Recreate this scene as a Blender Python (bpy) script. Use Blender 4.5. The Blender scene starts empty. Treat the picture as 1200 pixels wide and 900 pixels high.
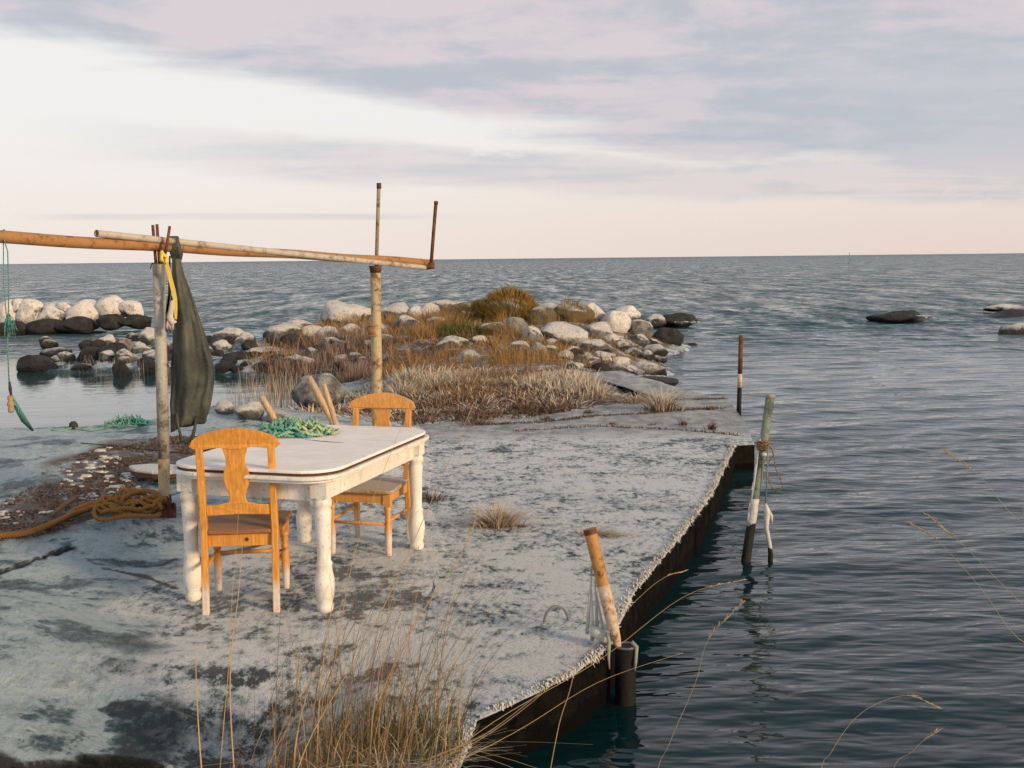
import bpy, bmesh, math, random
import numpy as np
from mathutils import Vector, Matrix, Euler, noise as mnoise

random.seed(7); rng = np.random.default_rng(7)
R = math.radians
sc = bpy.context.scene
col = sc.collection

# ------------------------------------------------------------------ camera
CAM_Z = 1.86; FPX = 1340.0; WZ = -0.27
cam_d = bpy.data.cameras.new('camera'); cam = bpy.data.objects.new('camera', cam_d); col.objects.link(cam)
cam_d.sensor_width = 36; cam_d.lens = 36 * FPX / 1200; cam_d.clip_start = .05; cam_d.clip_end = 60000
CR = (Matrix.Rotation(R(90 - 6.26), 3, 'X') @ Matrix.Rotation(R(-0.61), 3, 'Z'))
cam.matrix_world = Matrix.Translation((0, 0, CAM_Z)) @ CR.to_4x4()
sc.camera = cam
sc.render.resolution_x = 1024; sc.render.resolution_y = 768
sc.view_settings.view_transform = 'Standard'; sc.view_settings.look = 'None'
sc.view_settings.exposure = 0.0; sc.view_settings.gamma = 1

# ------------------------------------------------------------------ node helper
class N:
    def __init__(s, tree): s.t = tree; s.n = tree.nodes; s.l = tree.links
    def add(s, typ, **kw):
        n = s.n.new(typ)
        for k, v in kw.items(): setattr(n, k, v)
        return n
    def inp(s, sock, v):
        if v is None: return
        if isinstance(v, bpy.types.NodeSocket): s.l.new(v, sock)
        elif isinstance(v, (tuple, list)) and len(v) == 3 and sock.type == 'RGBA': sock.default_value = (*v, 1)
        else: sock.default_value = v
    def math(s, op, a, b=None, c=None, clamp=False):
        n = s.add('ShaderNodeMath', operation=op, use_clamp=clamp)
        s.inp(n.inputs[0], a); s.inp(n.inputs[1], b); s.inp(n.inputs[2], c)
        return n.outputs[0]
    def mix(s, f, a, b, blend='MIX'):
        n = s.add('ShaderNodeMix', data_type='RGBA', blend_type=blend)
        a, b = [(v, v, v) if isinstance(v, (int, float)) else v for v in (a, b)]
        s.inp(n.inputs[0], f); s.inp(n.inputs[6], a); s.inp(n.inputs[7], b)
        return n.outputs[2]
    def ss(s, v, lo, hi, a=0., b=1.):
        n = s.add('ShaderNodeMapRange', interpolation_type='SMOOTHSTEP')
        s.inp(n.inputs[0], v)
        for i, x in enumerate((lo, hi, a, b)): s.inp(n.inputs[i + 1], x)
        return n.outputs[0]
    def noise(s, vec, scale, detail=5, rough=.55, dist=0., out=0):
        n = s.add('ShaderNodeTexNoise'); s.inp(n.inputs['Vector'], vec)
        n.inputs['Scale'].default_value = scale; n.inputs['Detail'].default_value = detail
        n.inputs['Roughness'].default_value = rough; n.inputs['Distortion'].default_value = dist
        return n.outputs[out]
    def scalev(s, vec, sx, sy, sz, ox=0, oy=0, oz=0, rz=0):
        n = s.add('ShaderNodeMapping'); s.inp(n.inputs[0], vec)
        n.inputs['Scale'].default_value = (sx, sy, sz); n.inputs['Location'].default_value = (ox, oy, oz)
        n.inputs['Rotation'].default_value = (0, 0, rz)
        return n.outputs[0]
    def sep(s, vec):
        n = s.add('ShaderNodeSeparateXYZ'); s.inp(n.inputs[0], vec); return n.outputs
    def comb(s, x, y, z):
        n = s.add('ShaderNodeCombineXYZ')
        for i, v in enumerate((x, y, z)): s.inp(n.inputs[i], v)
        return n.outputs[0]
    def bump(s, h, strength=.5, dist=.01, normal=None):
        n = s.add('ShaderNodeBump'); s.inp(n.inputs['Height'], h)
        n.inputs['Strength'].default_value = strength; n.inputs['Distance'].default_value = dist
        if normal: s.l.new(normal, n.inputs['Normal'])
        return n.outputs[0]

def material(name, fn):
    m = bpy.data.materials.new(name); m.use_nodes = True
    t = m.node_tree; t.nodes.clear(); g = N(t)
    out = g.add('ShaderNodeOutputMaterial'); p = g.add('ShaderNodeBsdfPrincipled')
    t.links.new(p.outputs[0], out.inputs[0])
    geo = g.add('ShaderNodeNewGeometry'); tc = g.add('ShaderNodeTexCoord'); oi = g.add('ShaderNodeObjectInfo')
    g.P = geo.outputs['Position']; g.Nrm = geo.outputs['Normal']; g.O = tc.outputs['Object']; g.R = oi.outputs['Random']
    def setp(color=None, rough=None, metal=None, normal=None, spec=None, **kw):
        g.inp(p.inputs['Base Color'], color); g.inp(p.inputs['Roughness'], rough); g.inp(p.inputs['Metallic'], metal)
        if normal is not None: g.l.new(normal, p.inputs['Normal'])
        g.inp(p.inputs['Specular IOR Level'], spec)
        for k, v in kw.items(): g.inp(p.inputs[k], v)
    g.set = setp; fn(g)
    return m

# ------------------------------------------------------------------ world and sun
SUN_EL, SUN_AZ = R(17), R(128)          # azimuth clockwise from the view direction (+Y): right and behind the camera
w = bpy.data.worlds.new('World'); sc.world = w; w.use_nodes = True
w.node_tree.nodes.clear(); g = N(w.node_tree)
wo = g.add('ShaderNodeOutputWorld'); bg = g.add('ShaderNodeBackground'); g.l.new(bg.outputs[0], wo.inputs[0])
sky = g.add('ShaderNodeTexSky', sky_type='NISHITA'); sky.sun_disc = False
sky.sun_elevation = SUN_EL; sky.sun_rotation = SUN_AZ; sky.air_density = 1.0; sky.dust_density = 2.0
tc = g.add('ShaderNodeTexCoord'); D = tc.outputs['Generated']
x, y, z = g.sep(D)
zc = g.math('MAXIMUM', z, 0.0)
az = g.math('ARCTAN2', x, y)                      # radians, 0 = view direction, + right
# cloud deck coordinates (plane projection, softened at the horizon)
inv = g.math('DIVIDE', 1.0, g.math('ADD', zc, 0.045))
cv = g.comb(g.math('MULTIPLY', x, inv), g.math('MULTIPLY', y, inv), 0.0)
n1 = g.noise(g.scalev(cv, .30, 1.0, 1, 3.1, 1.7, 0, R(12)), 1.0, 7, .58, .5)
n2 = g.noise(g.scalev(cv, .75, 1.5, 1, 7.3, 4.2, 0, R(8)), .8, 5, .5, .5)
n3 = g.noise(g.scalev(D, 1.6, 1.6, 6, 1, 2, 5, ), 2.6, 7, .58, .5)
# elevation of the underside of the deck: high on the left, low on the right
edge = g.math('ADD', g.math('MULTIPLY', az, -0.145), 0.107)
azL = g.ss(az, -.05, -.55)
edge = g.math('ADD', edge, g.math('MULTIPLY', azL, 0.01))
wob = g.math('MULTIPLY', g.math('SUBTRACT', n3, .5), .075)
wob2 = g.math('MULTIPLY', g.math('SUBTRACT', n1, .5), .045)
d = g.math('ADD', g.math('SUBTRACT', z, edge), g.math('ADD', wob, wob2))
deck = g.ss(d, -0.006, 0.022)
# thinner second bank hanging under the gap in the middle
bz = g.math('ABSOLUTE', g.math('SUBTRACT', g.math('ADD', z, g.math('MULTIPLY', wob, .55)), g.math('ADD', .076, g.math('MULTIPLY', az, -.05))))
n4 = g.noise(g.scalev(D, 1.4, 1.4, 5.0, 8, 3, 1, ), 7.0, 8, .62, .3)
bank = g.math('MULTIPLY', g.ss(bz, .024, .010), g.ss(az, -.42, -.12))
bank = g.math('MULTIPLY', bank, g.ss(n4, .30, .46))
sz_ = g.math('ABSOLUTE', g.math('SUBTRACT', z, g.math('ADD', .034, g.math('MULTIPLY', n3, .006))))
streak = g.math('MULTIPLY', g.ss(sz_, .004, .001), g.math('MULTIPLY', g.ss(az, -.42, -.33), g.ss(az, -.02, -.12)))
cloud = g.math('MAXIMUM', deck, g.math('MULTIPLY', bank, .65))
cloud = g.math('MAXIMUM', cloud, g.math('MULTIPLY', streak, .45))
clear = g.mix(g.ss(z, 0.0, .13), g.mix(g.ss(az, -.35, .45), (.95, .85, .79), (.87, .73, .65)), (.94, .915, .895))
shade = g.math('ADD', g.math('MULTIPLY', n2, .40), g.math('ADD', g.math('MULTIPLY', n3, .35), g.math('MULTIPLY', n4, .38)))
cc = g.mix(g.ss(shade, .485, .625), (.53, .555, .615), (.74, .665, .69))
blue = g.math('MULTIPLY', g.ss(az, .02, .40), g.math('MULTIPLY', g.ss(z, .05, .09), g.ss(z, .20, .13)))
cc = g.mix(g.math('MULTIPLY', blue, .6), cc, (.525, .58, .64))
zen = g.mix(g.ss(z, .27, .62), cc, (.42, .48, .54))
colr = g.mix(cloud, clear, zen)
nis = g.mix(1.0, sky.outputs[0], (.10, .10, .10), 'MULTIPLY')
colr = g.mix(.10, colr, nis)
g.l.new(colr, bg.inputs[0]); bg.inputs[1].default_value = 1.0
w['sky_scale'] = .1
sd_ = bpy.data.lights.new('sun', 'SUN'); sun = bpy.data.objects.new('sun', sd_); col.objects.link(sun)
sd_.energy = 3.7; sd_.angle = R(10); sd_.color = (1.0, .73, .43)
sdir = Vector((math.sin(SUN_AZ) * math.cos(SUN_EL), math.cos(SUN_AZ) * math.cos(SUN_EL), math.sin(SUN_EL)))
sun.rotation_euler = sdir.to_track_quat('Z', 'Y').to_euler()

# ------------------------------------------------------------------ geometry helpers
def ray(px, py):
    return CR @ Vector(((px - 600) / FPX, -(py - 450) / FPX, -1))
def atz(px, py, z=0.0):
    d = ray(px, py); t = (z - CAM_Z) / d.z; return Vector((d.x * t, d.y * t, z))
def aty(px, py, Y):
    d = ray(px, py); t = Y / d.y; return Vector((d.x * t, Y, CAM_Z + d.z * t))
def pxm(Y): return FPX / Y

class MB:
    def __init__(s): s.v = []; s.f = []; s.n = 0
    def add(s, v, f):
        v = [tuple(p) for p in v]
        s.v += v; s.f += [tuple(i + s.n for i in q) for q in f]; s.n += len(v); return s
    def box(s, c, size, M=None):
        cx, cy, cz = c; a, b, h = size[0] / 2, size[1] / 2, size[2] / 2
        v = [Vector((cx + i * a, cy + j * b, cz + k * h)) for i in (-1, 1) for j in (-1, 1) for k in (-1, 1)]
        if M: v = [M @ p for p in v]
        return s.add(v, [(0, 1, 3, 2), (4, 6, 7, 5), (0, 4, 5, 1), (2, 3, 7, 6), (0, 2, 6, 4), (1, 5, 7, 3)])
    def tube(s, pts, rad, seg=10, cap=True):
        pts = [Vector(p) for p in pts]
        n = len(pts)
        rad = [rad] * n if not hasattr(rad, '__len__') else rad
        v = []; up = None
        for i, p in enumerate(pts):
            t = (pts[min(i + 1, n - 1)] - pts[max(i - 1, 0)]).normalized()
            if up is None:
                up = Vector((0, 0, 1)) if abs(t.z) < .9 else Vector((1, 0, 0))
            a = t.cross(up).normalized(); b = a.cross(t).normalized(); up = b
            for k in range(seg):
                an = 2 * math.pi * k / seg
                v.append(p + a * (math.cos(an) * rad[i]) + b * (math.sin(an) * rad[i]))
        f = [(i * seg + k, i * seg + (k + 1) % seg, (i + 1) * seg + (k + 1) % seg, (i + 1) * seg + k) for i in range(n - 1) for k in range(seg)]
        if cap: f += [tuple(reversed(range(seg))), tuple((n - 1) * seg + k for k in range(seg))]
        return s.add(v, f)
    def lathe(s, prof, seg=20, M=None):
        v = []
        for r_, z_ in prof:
            for k in range(seg):
                an = 2 * math.pi * k / seg; p = Vector((r_ * math.cos(an), r_ * math.sin(an), z_)); v.append(M @ p if M else p)
        n = len(prof)
        f = [(i * seg + k, i * seg + (k + 1) % seg, (i + 1) * seg + (k + 1) % seg, (i + 1) * seg + k) for i in range(n - 1) for k in range(seg)]
        f += [tuple(reversed(range(seg))), tuple((n - 1) * seg + k for k in range(seg))]
        return s.add(v, f)
    def prism(s, outline, z0, z1, M=None):          # outline in local xy, extruded in z
        n = len(outline)
        v = [Vector((a, b, z0)) for a, b in outline] + [Vector((a, b, z1)) for a, b in outline]
        if M: v = [M @ p for p in v]
        f = [tuple(reversed(range(n))), tuple(range(n, 2 * n))] + [(i, (i + 1) % n, n + (i + 1) % n, n + i) for i in range(n)]
        return s.add(v, f)
    def build(s, name, m, parent=None, smooth=False, bevel=0, bseg=2):
        me = bpy.data.meshes.new(name); me.from_pydata(s.v, [], s.f); me.update()
        bm = bmesh.new(); bm.from_mesh(me); bmesh.ops.recalc_face_normals(bm, faces=bm.faces); bm.to_mesh(me); bm.free()
        me.materials.append(m)
        o = bpy.data.objects.new(name, me); col.objects.link(o)
        if smooth:
            for p in me.polygons: p.use_smooth = len(p.vertices) < 6
        if bevel:
            b = o.modifiers.new('bevel', 'BEVEL'); b.width = bevel; b.segments = bseg; b.limit_method = 'ANGLE'; b.angle_limit = R(35)
        if parent: o.parent = parent
        return o

def tag(o, label=None, cat=None, group=None, kind=None):
    if label: o['label'] = label
    if cat: o['category'] = cat
    if group: o['group'] = group
    if kind: o['kind'] = kind
    return o
def empty(name, loc, rz=0, label=None, cat=None, group=None):
    o = bpy.data.objects.new(name, None); col.objects.link(o)
    o.location = loc; o.rotation_euler = (0, 0, rz); o.empty_display_size = .1
    return tag(o, label, cat, group)
def part(mb, name, m, root, **kw):                  # world-coordinate mesh made a child of root (root must be unrotated)
    off = root.location
    mb.v = [tuple(Vector(p) - off) for p in mb.v]
    return mb.build(name, m, root, **kw)
def solo(mb, name, m, base, **kw):                  # one-mesh thing with its origin at its base
    base = Vector(base)
    mb.v = [tuple(Vector(p) - base) for p in mb.v]
    o = mb.build(name, m, None, **kw); o.location = base; return o
def npmesh(name, V, F, m, smooth=True, attrs=None):
    me = bpy.data.meshes.new(name)
    V = np.asarray(V, np.float32); F = np.asarray(F, np.int32)
    me.vertices.add(len(V)); me.vertices.foreach_set('co', V.ravel())
    k = F.shape[1]
    me.loops.add(F.size); me.loops.foreach_set('vertex_index', F.ravel())
    me.polygons.add(len(F)); me.polygons.foreach_set('loop_start', np.arange(0, F.size, k, dtype=np.int32))
    me.polygons.foreach_set('use_smooth', np.full(len(F), smooth))
    me.update(calc_edges=True)
    for an, av in (attrs or {}).items():
        a = me.attributes.new(an, 'FLOAT', 'POINT'); a.data.foreach_set('value', np.asarray(av, np.float32))
    me.materials.append(m)
    o = bpy.data.objects.new(name, me); col.objects.link(o); return o

def vnoise(x, y, seed=0):                           # smooth value noise, vectorised
    xi = np.floor(x).astype(np.int64); yi = np.floor(y).astype(np.int64); fx = x - xi; fy = y - yi
    def h(a, b):
        n = (a * 374761393 + b * 668265263 + seed * 1442695041) & 0xffffffff
        n = ((n ^ (n >> 13)) * 1274126177) & 0xffffffff
        return ((n ^ (n >> 16)) & 0xffff) / 65535.0
    u = fx * fx * (3 - 2 * fx); v = fy * fy * (3 - 2 * fy)
    return (h(xi, yi) * (1 - u) + h(xi + 1, yi) * u) * (1 - v) + (h(xi, yi + 1) * (1 - u) + h(xi + 1, yi + 1) * u) * v
def fbm(x, y, oct=4, seed=0):
    s = 0; a = 1; t = 0
    for i in range(oct):
        s = s + a * vnoise(x, y, seed + i * 17); t += a; a *= .5; x = x * 2.03 + 5.1; y = y * 2.03 + 3.7
    return s / t
def sstep(v, a, b): t = np.clip((v - a) / (b - a), 0, 1); return t * t * (3 - 2 * t)
def sdf(poly, x, y):                                # inside positive
    poly = np.array(poly); d = np.full(np.shape(x), 1e9); ins = np.zeros(np.shape(x), bool); n = len(poly)
    for i in range(n):
        ax, ay = poly[i]; bx, by = poly[(i + 1) % n]
        ex, ey = bx - ax, by - ay
        t = np.clip(((x - ax) * ex + (y - ay) * ey) / (ex * ex + ey * ey + 1e-12), 0, 1)
        d = np.minimum(d, (x - ax - t * ex) ** 2 + (y - ay - t * ey) ** 2)
        c = ((ay > y) != (by > y)) & (x < (bx - ax) * (y - ay) / (by - ay + 1e-12) + ax)
        ins ^= c
    return np.where(ins, 1, -1) * np.sqrt(d)

# ------------------------------------------------------------------ layout outlines
def W(px, py, z=WZ): p = atz(px, py, z); return (p.x, p.y)
edge_px = [(560, 842), (627, 811), (675, 787), (713, 757), (742, 695), (795, 631), (835, 578), (862, 521)]
# the pier's water side is nearly straight in the world
PE = [W(*p, 0) for p in edge_px]
PE = [(PE[0][0] - .16, 3.2)] + PE
pier_right = PE + [W(884, 520, 0), W(874, 496, 0), W(852, 464, 0)]
pier_far = [W(800, 466, 0), W(740, 470, 0), W(690, 478, 0), W(620, 488, 0), W(545, 494, 0), W(490, 497, 0)]
pier_left = [W(498, 520, 0), W(505, 545, 0), W(498, 585, 0), W(520, 640, 0), W(500, 700, 0), W(470, 780, 0), W(400, 870, 0), (-.75, 3.2)]
PIER = pier_right + pier_far + pier_left
LAND = [(-14, 1.0), (-14, 9.0), (-9.5, 12.5)] + [W(*p) for p in (
    (0, 507), (70, 504), (150, 500), (215, 489), (250, 476), (300, 488), (340, 492), (352, 474), (370, 458), (420, 446),
    (400, 440), (300, 441), (200, 437), (130, 436), (80, 438), (30, 436), (18, 428), (60, 417), (110, 407), (180, 402), (260, 398),
    (340, 394), (450, 392), (600, 391), (740, 393), (795, 401), (806, 410), (775, 420), (790, 440), (775, 450), (800, 458), (838, 470))] \
    + [(p[0] - .42, p[1] - .1) for p in reversed(PE[1:])] + [(PE[0][0] - .1, 3.3), (3.5, 2.9), (5, 1.0)]
BREAK = [W(*p) for p in ((-330, 408), (0, 393), (60, 390), (120, 384), (178, 379), (182, 376), (120, 374), (0, 375), (-330, 384))]

lumps = []                                          # (x, y, radius_x, radius_y, height)
def lump(px, py, rx, ry, h): p = atz(px, py, 0); lumps.append((p.x, p.y, rx, ry, h))
lump(165, 628, .30, .16, .10)
lump(60, 760, 1.1, .75, .12)
lump(190, 745, .55, .35, .05)
lump(90, 640, .7, .3, .05)
lump(30, 860, .9, .22, .06)
lump(290, 500, 1.1, .9, .12)
lump(120, 540, 1.6, 1.1, .10)
cracks = [([(-60, 892), (20, 884), (90, 877), (150, 872)], .035, .07), ([(-40, 694), (10, 682), (38, 670), (80, 655)], .03, .06),
          ([(230, 655), (270, 647), (300, 640), (330, 628)], .03, .05), ([(100, 868), (170, 862), (230, 880), (260, 900)], .03, .06),
          ([(205, 655), (190, 662), (160, 664)], .012, .03), ([(490, 580), (520, 585), (548, 597)], .045, .07),
          ([(125, 668), (170, 675), (205, 690)], .02, .03), ([(100, 522), (150, 524), (190, 530)], .01, .015)]
cracksW = [([W(a, b, 0) for a, b in c], wd, dp) for c, wd, dp in cracks]
def crackmask(x, y):
    m_ = np.zeros(x.shape)
    for c, wd, dp in cracksW:
        for (ax, ay), (bx, by) in zip(c[:-1], c[1:]):
            ex, ey = bx - ax, by - ay; t = np.clip(((x - ax) * ex + (y - ay) * ey) / (ex * ex + ey * ey), 0, 1)
            dd = np.hypot(x - ax - t * ex, y - ay - t * ey); wv = wd * (.35 + 1.3 * vnoise(x * 9, y * 9, 77))
            m_ = np.maximum(m_, 1 - sstep(dd, wv * 1.0, wv * 1.6))
    return m_
def HT(x, y):
    x = np.asarray(x, float); y = np.asarray(y, float)
    sd = sdf(LAND, x, y) + (fbm(x * 1.3, y * 1.3, 3, 5) - .5) * .5 * sstep(y, 11, 14)
    z = np.where(sd > 0, WZ + .27 * sstep(sd, 0, 2.4) + .05 * sstep(sd, 0, .1), WZ + sd * .45)
    z = np.where((sd < 0) & (y < 13.2) & (x > -1), np.minimum(z, WZ - .35 + sd * 3), z)
    far = sstep(y, 17, 22)
    z = z + sstep(sd, 0, 1.5) * (
        .62 * np.exp(-((x - .6) / 2.9) ** 2 - ((y - 26.0) / 3.6) ** 2) + .25 * np.exp(-((x + 3.2) / 2.2) ** 2 - ((y - 25.5) / 3.) ** 2)
        + .12 * np.exp(-((x - .2) / 3) ** 2 - ((y - 19) / 2.5) ** 2))
    # bumpy rock
    nr = (fbm(x * .9, y * .9, 4, 1) - .5) * .12 + (fbm(x * 3.5, y * 5, 5, 9) - .5) * .045 + (fbm(x * 14, y * 20, 3, 29) - .5) * .014
    z = z + nr * np.where(sd > 0, sstep(sd, 0, .6), 0) * (1 + far)
    for lx, ly, rx, ry, h in lumps:
        q = ((x - lx) / rx) ** 2 + ((y - ly) / ry) ** 2
        z = z + h * np.exp(-q ** 1.4)
    for c, wd, dp in cracksW:
        dd = np.full(x.shape, 9.)
        for (ax, ay), (bx, by) in zip(c[:-1], c[1:]):
            ex, ey = bx - ax, by - ay; t = np.clip(((x - ax) * ex + (y - ay) * ey) / (ex * ex + ey * ey), 0, 1)
            dd = np.minimum(dd, np.hypot(x - ax - t * ex, y - ay - t * ey))
        wv = wd * (.25 + 1.5 * vnoise(x * 9, y * 9, 77))
        z = z - dp * (1 - sstep(dd, wv * .35, wv))
    # level out where the furniture stands
    q = ((x + 1.25) / 1.25) ** 2 + ((y - 6.7) / 1.6) ** 2
    z = np.where(sd > 0, z * sstep(q, .5, 1.8) + np.where(q < 1.8, (1 - sstep(q, .5, 1.8)) * nr * .12, 0), z)
    sp = sdf(PIER, x, y)
    z = np.where((sp > -.5) & (sd > 0), z * sstep(-sp, 0, .5) + nr * .35 * (1 - sstep(-sp, 0, .5)), z)
    z = np.where(sp > 0, np.minimum(z, .006) - .12 * sstep(sp, .0, .12), z)
    sb = sdf(BREAK, x, y)
    z = np.where(sb > -1, np.maximum(z, WZ + np.where(sb > 0, .42 * sstep(sb, 0, 1.1), sb * .5) + (fbm(x * 2, y * 2, 3, 4) - .5) * .12), z)
    return z
def ht(x, y): return float(HT(np.array([x]), np.array([y]))[0])
def hit(px, py, t0=3., t1=60.):
    d = ray(px, py); d = d / d.y; t = np.concatenate([np.linspace(t0, 20, 900), np.linspace(20, t1, 900)])
    hz = np.maximum(HT(d.x * t, t), WZ); zz = CAM_Z + d.z * t
    k = np.argmax(zz < hz); tt = t[k]; return Vector((d.x * tt, tt, float(hz[k])))
def gnd(px, py): p = hit(px, py); return p

# ------------------------------------------------------------------ materials
def slab_look(g, dk=None):
    P = g.P
    big = g.noise(g.scalev(P, .7, .8, 1, 4.2), 1.3, 5, .6, .6)
    mid = g.noise(g.scalev(P, 3.8, 3.2, 4, 1.7), 1.2, 10, .74, .2)
    fine = g.noise(g.scalev(P, 20, 12, 20), 1.0, 8, .78)
    grit = g.noise(P, 150, 3, .6)
    v = g.math('ADD', g.math('MULTIPLY', big, .42), g.math('ADD', g.math('MULTIPLY', mid, .70), g.math('MULTIPLY', fine, .75)))
    if dk is not None: v = g.math('SUBTRACT', v, g.math('MULTIPLY', dk, .085))
    fr = g.ss(v, .830, .885)
    c = g.mix(fr, (.050, .066, .074), (.47, .54, .58))
    c = g.mix(g.math('MULTIPLY', g.ss(v, .90, .96), .95), c, (.86, .87, .88))
    c = g.mix(g.math('MULTIPLY', g.ss(grit, .52, .58), g.math('MULTIPLY', g.ss(fr, .0, .5), .30)), c, (.12, .13, .135))
    c = g.mix(g.math('MULTIPLY', g.ss(grit, .60, .70), .4), c, (.08, .07, .06))
    hgt = g.math('ADD', g.math('MULTIPLY', mid, .9), g.math('ADD', g.math('MULTIPLY', fine, .55), g.math('MULTIPLY', grit, .10)))
    return c, fr, hgt, mid, grit
def ice_ground(g):
    P = g.P
    dk = g.add('ShaderNodeAttribute', attribute_name='wet').outputs['Fac']
    sc_, sf, sh, smid, sgrit = slab_look(g, dk)
    big = g.noise(g.scalev(P, .8, 1.2, 1), 1.1, 6, .6, .3)
    mid = g.noise(g.scalev(P, 2.4, 3.0, 3, 2.7, 0, 0, R(-12)), 1.2, 10, .70, .15)
    fine = g.noise(g.scalev(P, 20, 13, 20), 1.0, 8, .78)
    at = g.add('ShaderNodeAttribute', attribute_name='speckle').outputs['Fac']
    db = g.add('ShaderNodeAttribute', attribute_name='debris').outputs['Fac']
    dk = g.add('ShaderNodeAttribute', attribute_name='wet').outputs['Fac']
    v = g.math('ADD', g.math('MULTIPLY', big, .75), g.math('ADD', g.math('MULTIPLY', mid, .75), g.math('MULTIPLY', fine, .38)))
    v = g.math('SUBTRACT', v, g.math('MULTIPLY', dk, .28))
    fr = g.ss(v, .76, .98)
    c = g.mix(fr, (.016, .044, .055), (.14, .25, .30))
    c = g.mix(g.ss(fr, .40, .95), c, (.50, .60, .65))
    c = g.mix(g.math('MULTIPLY', g.ss(fine, .50, .58), .42), c, (.17, .22, .24))
    c = g.mix(g.math('MULTIPLY', g.ss(fine, .60, .74), .35), c, (.70, .70, .69))
    c = g.mix(g.math('MULTIPLY', g.ss(sgrit, .60, .74), .35), c, (.06, .055, .05))
    sc2 = g.mix(dk, sc_, (.045, .050, .052))
    c = g.mix(at, c, sc_)
    br = g.mix(g.noise(P, 14, 5), (.02, .013, .009), (.22, .14, .095))
    c = g.mix(g.math('MULTIPLY', db, g.ss(g.math('ADD', mid, g.math('MULTIPLY', fine, .4)), .58, .72)), c, br)
    ck = g.add('ShaderNodeAttribute', attribute_name='crack').outputs['Fac']
    c = g.mix(g.math('MULTIPLY', ck, .93), c, (.012, .011, .010))
    hgt = g.math('ADD', g.math('MULTIPLY', mid, .9), g.math('ADD', g.math('MULTIPLY', fine, .6), g.math('MULTIPLY', sgrit, .10)))
    g.set(c, g.ss(fr, 0, 1, .25, .6), 0, g.bump(hgt, 1.0, .075), .45)
M_ground = material('icy_bedrock', ice_ground)
def ice_slab(g):
    P = g.P
    c, fr, hgt, mid, grit = slab_look(g)
    py = g.sep(P)[1]
    farr = g.ss(py, 11.4, 12.4)                     # the far slabs carry smooth grey ice
    smooth = g.mix(g.ss(mid, .42, .62), (.25, .27, .28), (.50, .50, .50))
    c = g.mix(g.math('MULTIPLY', farr, .85), c, smooth)
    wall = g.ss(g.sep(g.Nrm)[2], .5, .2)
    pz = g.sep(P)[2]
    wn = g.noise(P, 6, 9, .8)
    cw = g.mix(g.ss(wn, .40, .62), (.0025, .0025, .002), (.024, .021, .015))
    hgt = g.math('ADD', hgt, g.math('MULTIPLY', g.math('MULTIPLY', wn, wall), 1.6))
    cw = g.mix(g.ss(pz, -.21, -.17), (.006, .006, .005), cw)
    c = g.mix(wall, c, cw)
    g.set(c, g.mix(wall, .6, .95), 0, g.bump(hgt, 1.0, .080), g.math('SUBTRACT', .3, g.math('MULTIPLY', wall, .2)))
M_slab = material('frosted_concrete', ice_slab)
def water_m(g):
    P = g.P; x_, y_, z_ = g.sep(P)
    a = g.noise(g.scalev(P, .8, 2.4, 1), 5.5, 1.2, .5, .3)
    b = g.noise(g.scalev(P, .50, 1.9, 1, 3), 1.8, 1.6, .5, .5)
    c3 = g.noise(g.scalev(P, .16, .8, 1, 9), .45, 7, .68, .3)
    rough_sea = g.ss(y_, 19, 38)
    calm = g.math('MULTIPLY', g.ss(x_, -1.5, -3.5), g.ss(y_, 27, 24))
    n2_ = g.bump(b, .5, .17)
    s2 = g.math('MULTIPLY', g.math('ADD', .22, g.math('MULTIPLY', rough_sea, .5)), g.math('SUBTRACT', 1.0, g.math('MULTIPLY', calm, .9)))
    g.inp(n2_.node.inputs['Strength'], s2)
    n3_ = g.bump(a, .25, .022, n2_)
    g.inp(n3_.node.inputs['Strength'], g.math('SUBTRACT', .5, g.math('MULTIPLY', calm, .4)))
    # wind-roughened facets, in world coordinates
    fa = g.noise(g.scalev(P, 2.6, 1.3, 1), 1.0, 5, .70, 0, 1)
    fb = g.noise(g.scalev(P, .75, .14, 1, 4), 1.0, 6, .70, 0, 1)
    fsum = g.add('ShaderNodeMix', data_type='VECTOR'); fsum.inputs[0].default_value = .55
    g.l.new(fa, fsum.inputs[4]); g.l.new(fb, fsum.inputs[5])
    vs = g.add('ShaderNodeVectorMath', operation='SUBTRACT'); g.l.new(fsum.outputs[1], vs.inputs[0]); vs.inputs[1].default_value = (.5, .60, .5)
    vm = g.add('ShaderNodeVectorMath', operation='MULTIPLY'); g.l.new(vs.outputs[0], vm.inputs[0])
    amp = g.math('ADD', .006, g.math('MULTIPLY', g.ss(y_, 18, 40), 2.1)); amp = g.math('MULTIPLY', amp, g.math('SUBTRACT', 1.0, g.math('MULTIPLY', calm, .97)))
    g.l.new(g.comb(g.math('MULTIPLY', amp, .8), amp, 0.0), vm.inputs[1])
    va = g.add('ShaderNodeVectorMath', operation='ADD'); g.l.new(n3_, va.inputs[0]); g.l.new(vm.outputs[0], va.inputs[1])
    vn = g.add('ShaderNodeVectorMath', operation='NORMALIZE'); g.l.new(va.outputs[0], vn.inputs[0])
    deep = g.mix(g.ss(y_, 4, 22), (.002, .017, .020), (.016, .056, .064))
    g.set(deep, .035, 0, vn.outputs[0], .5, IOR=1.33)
M_water = material('sea_water', water_m)
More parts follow.
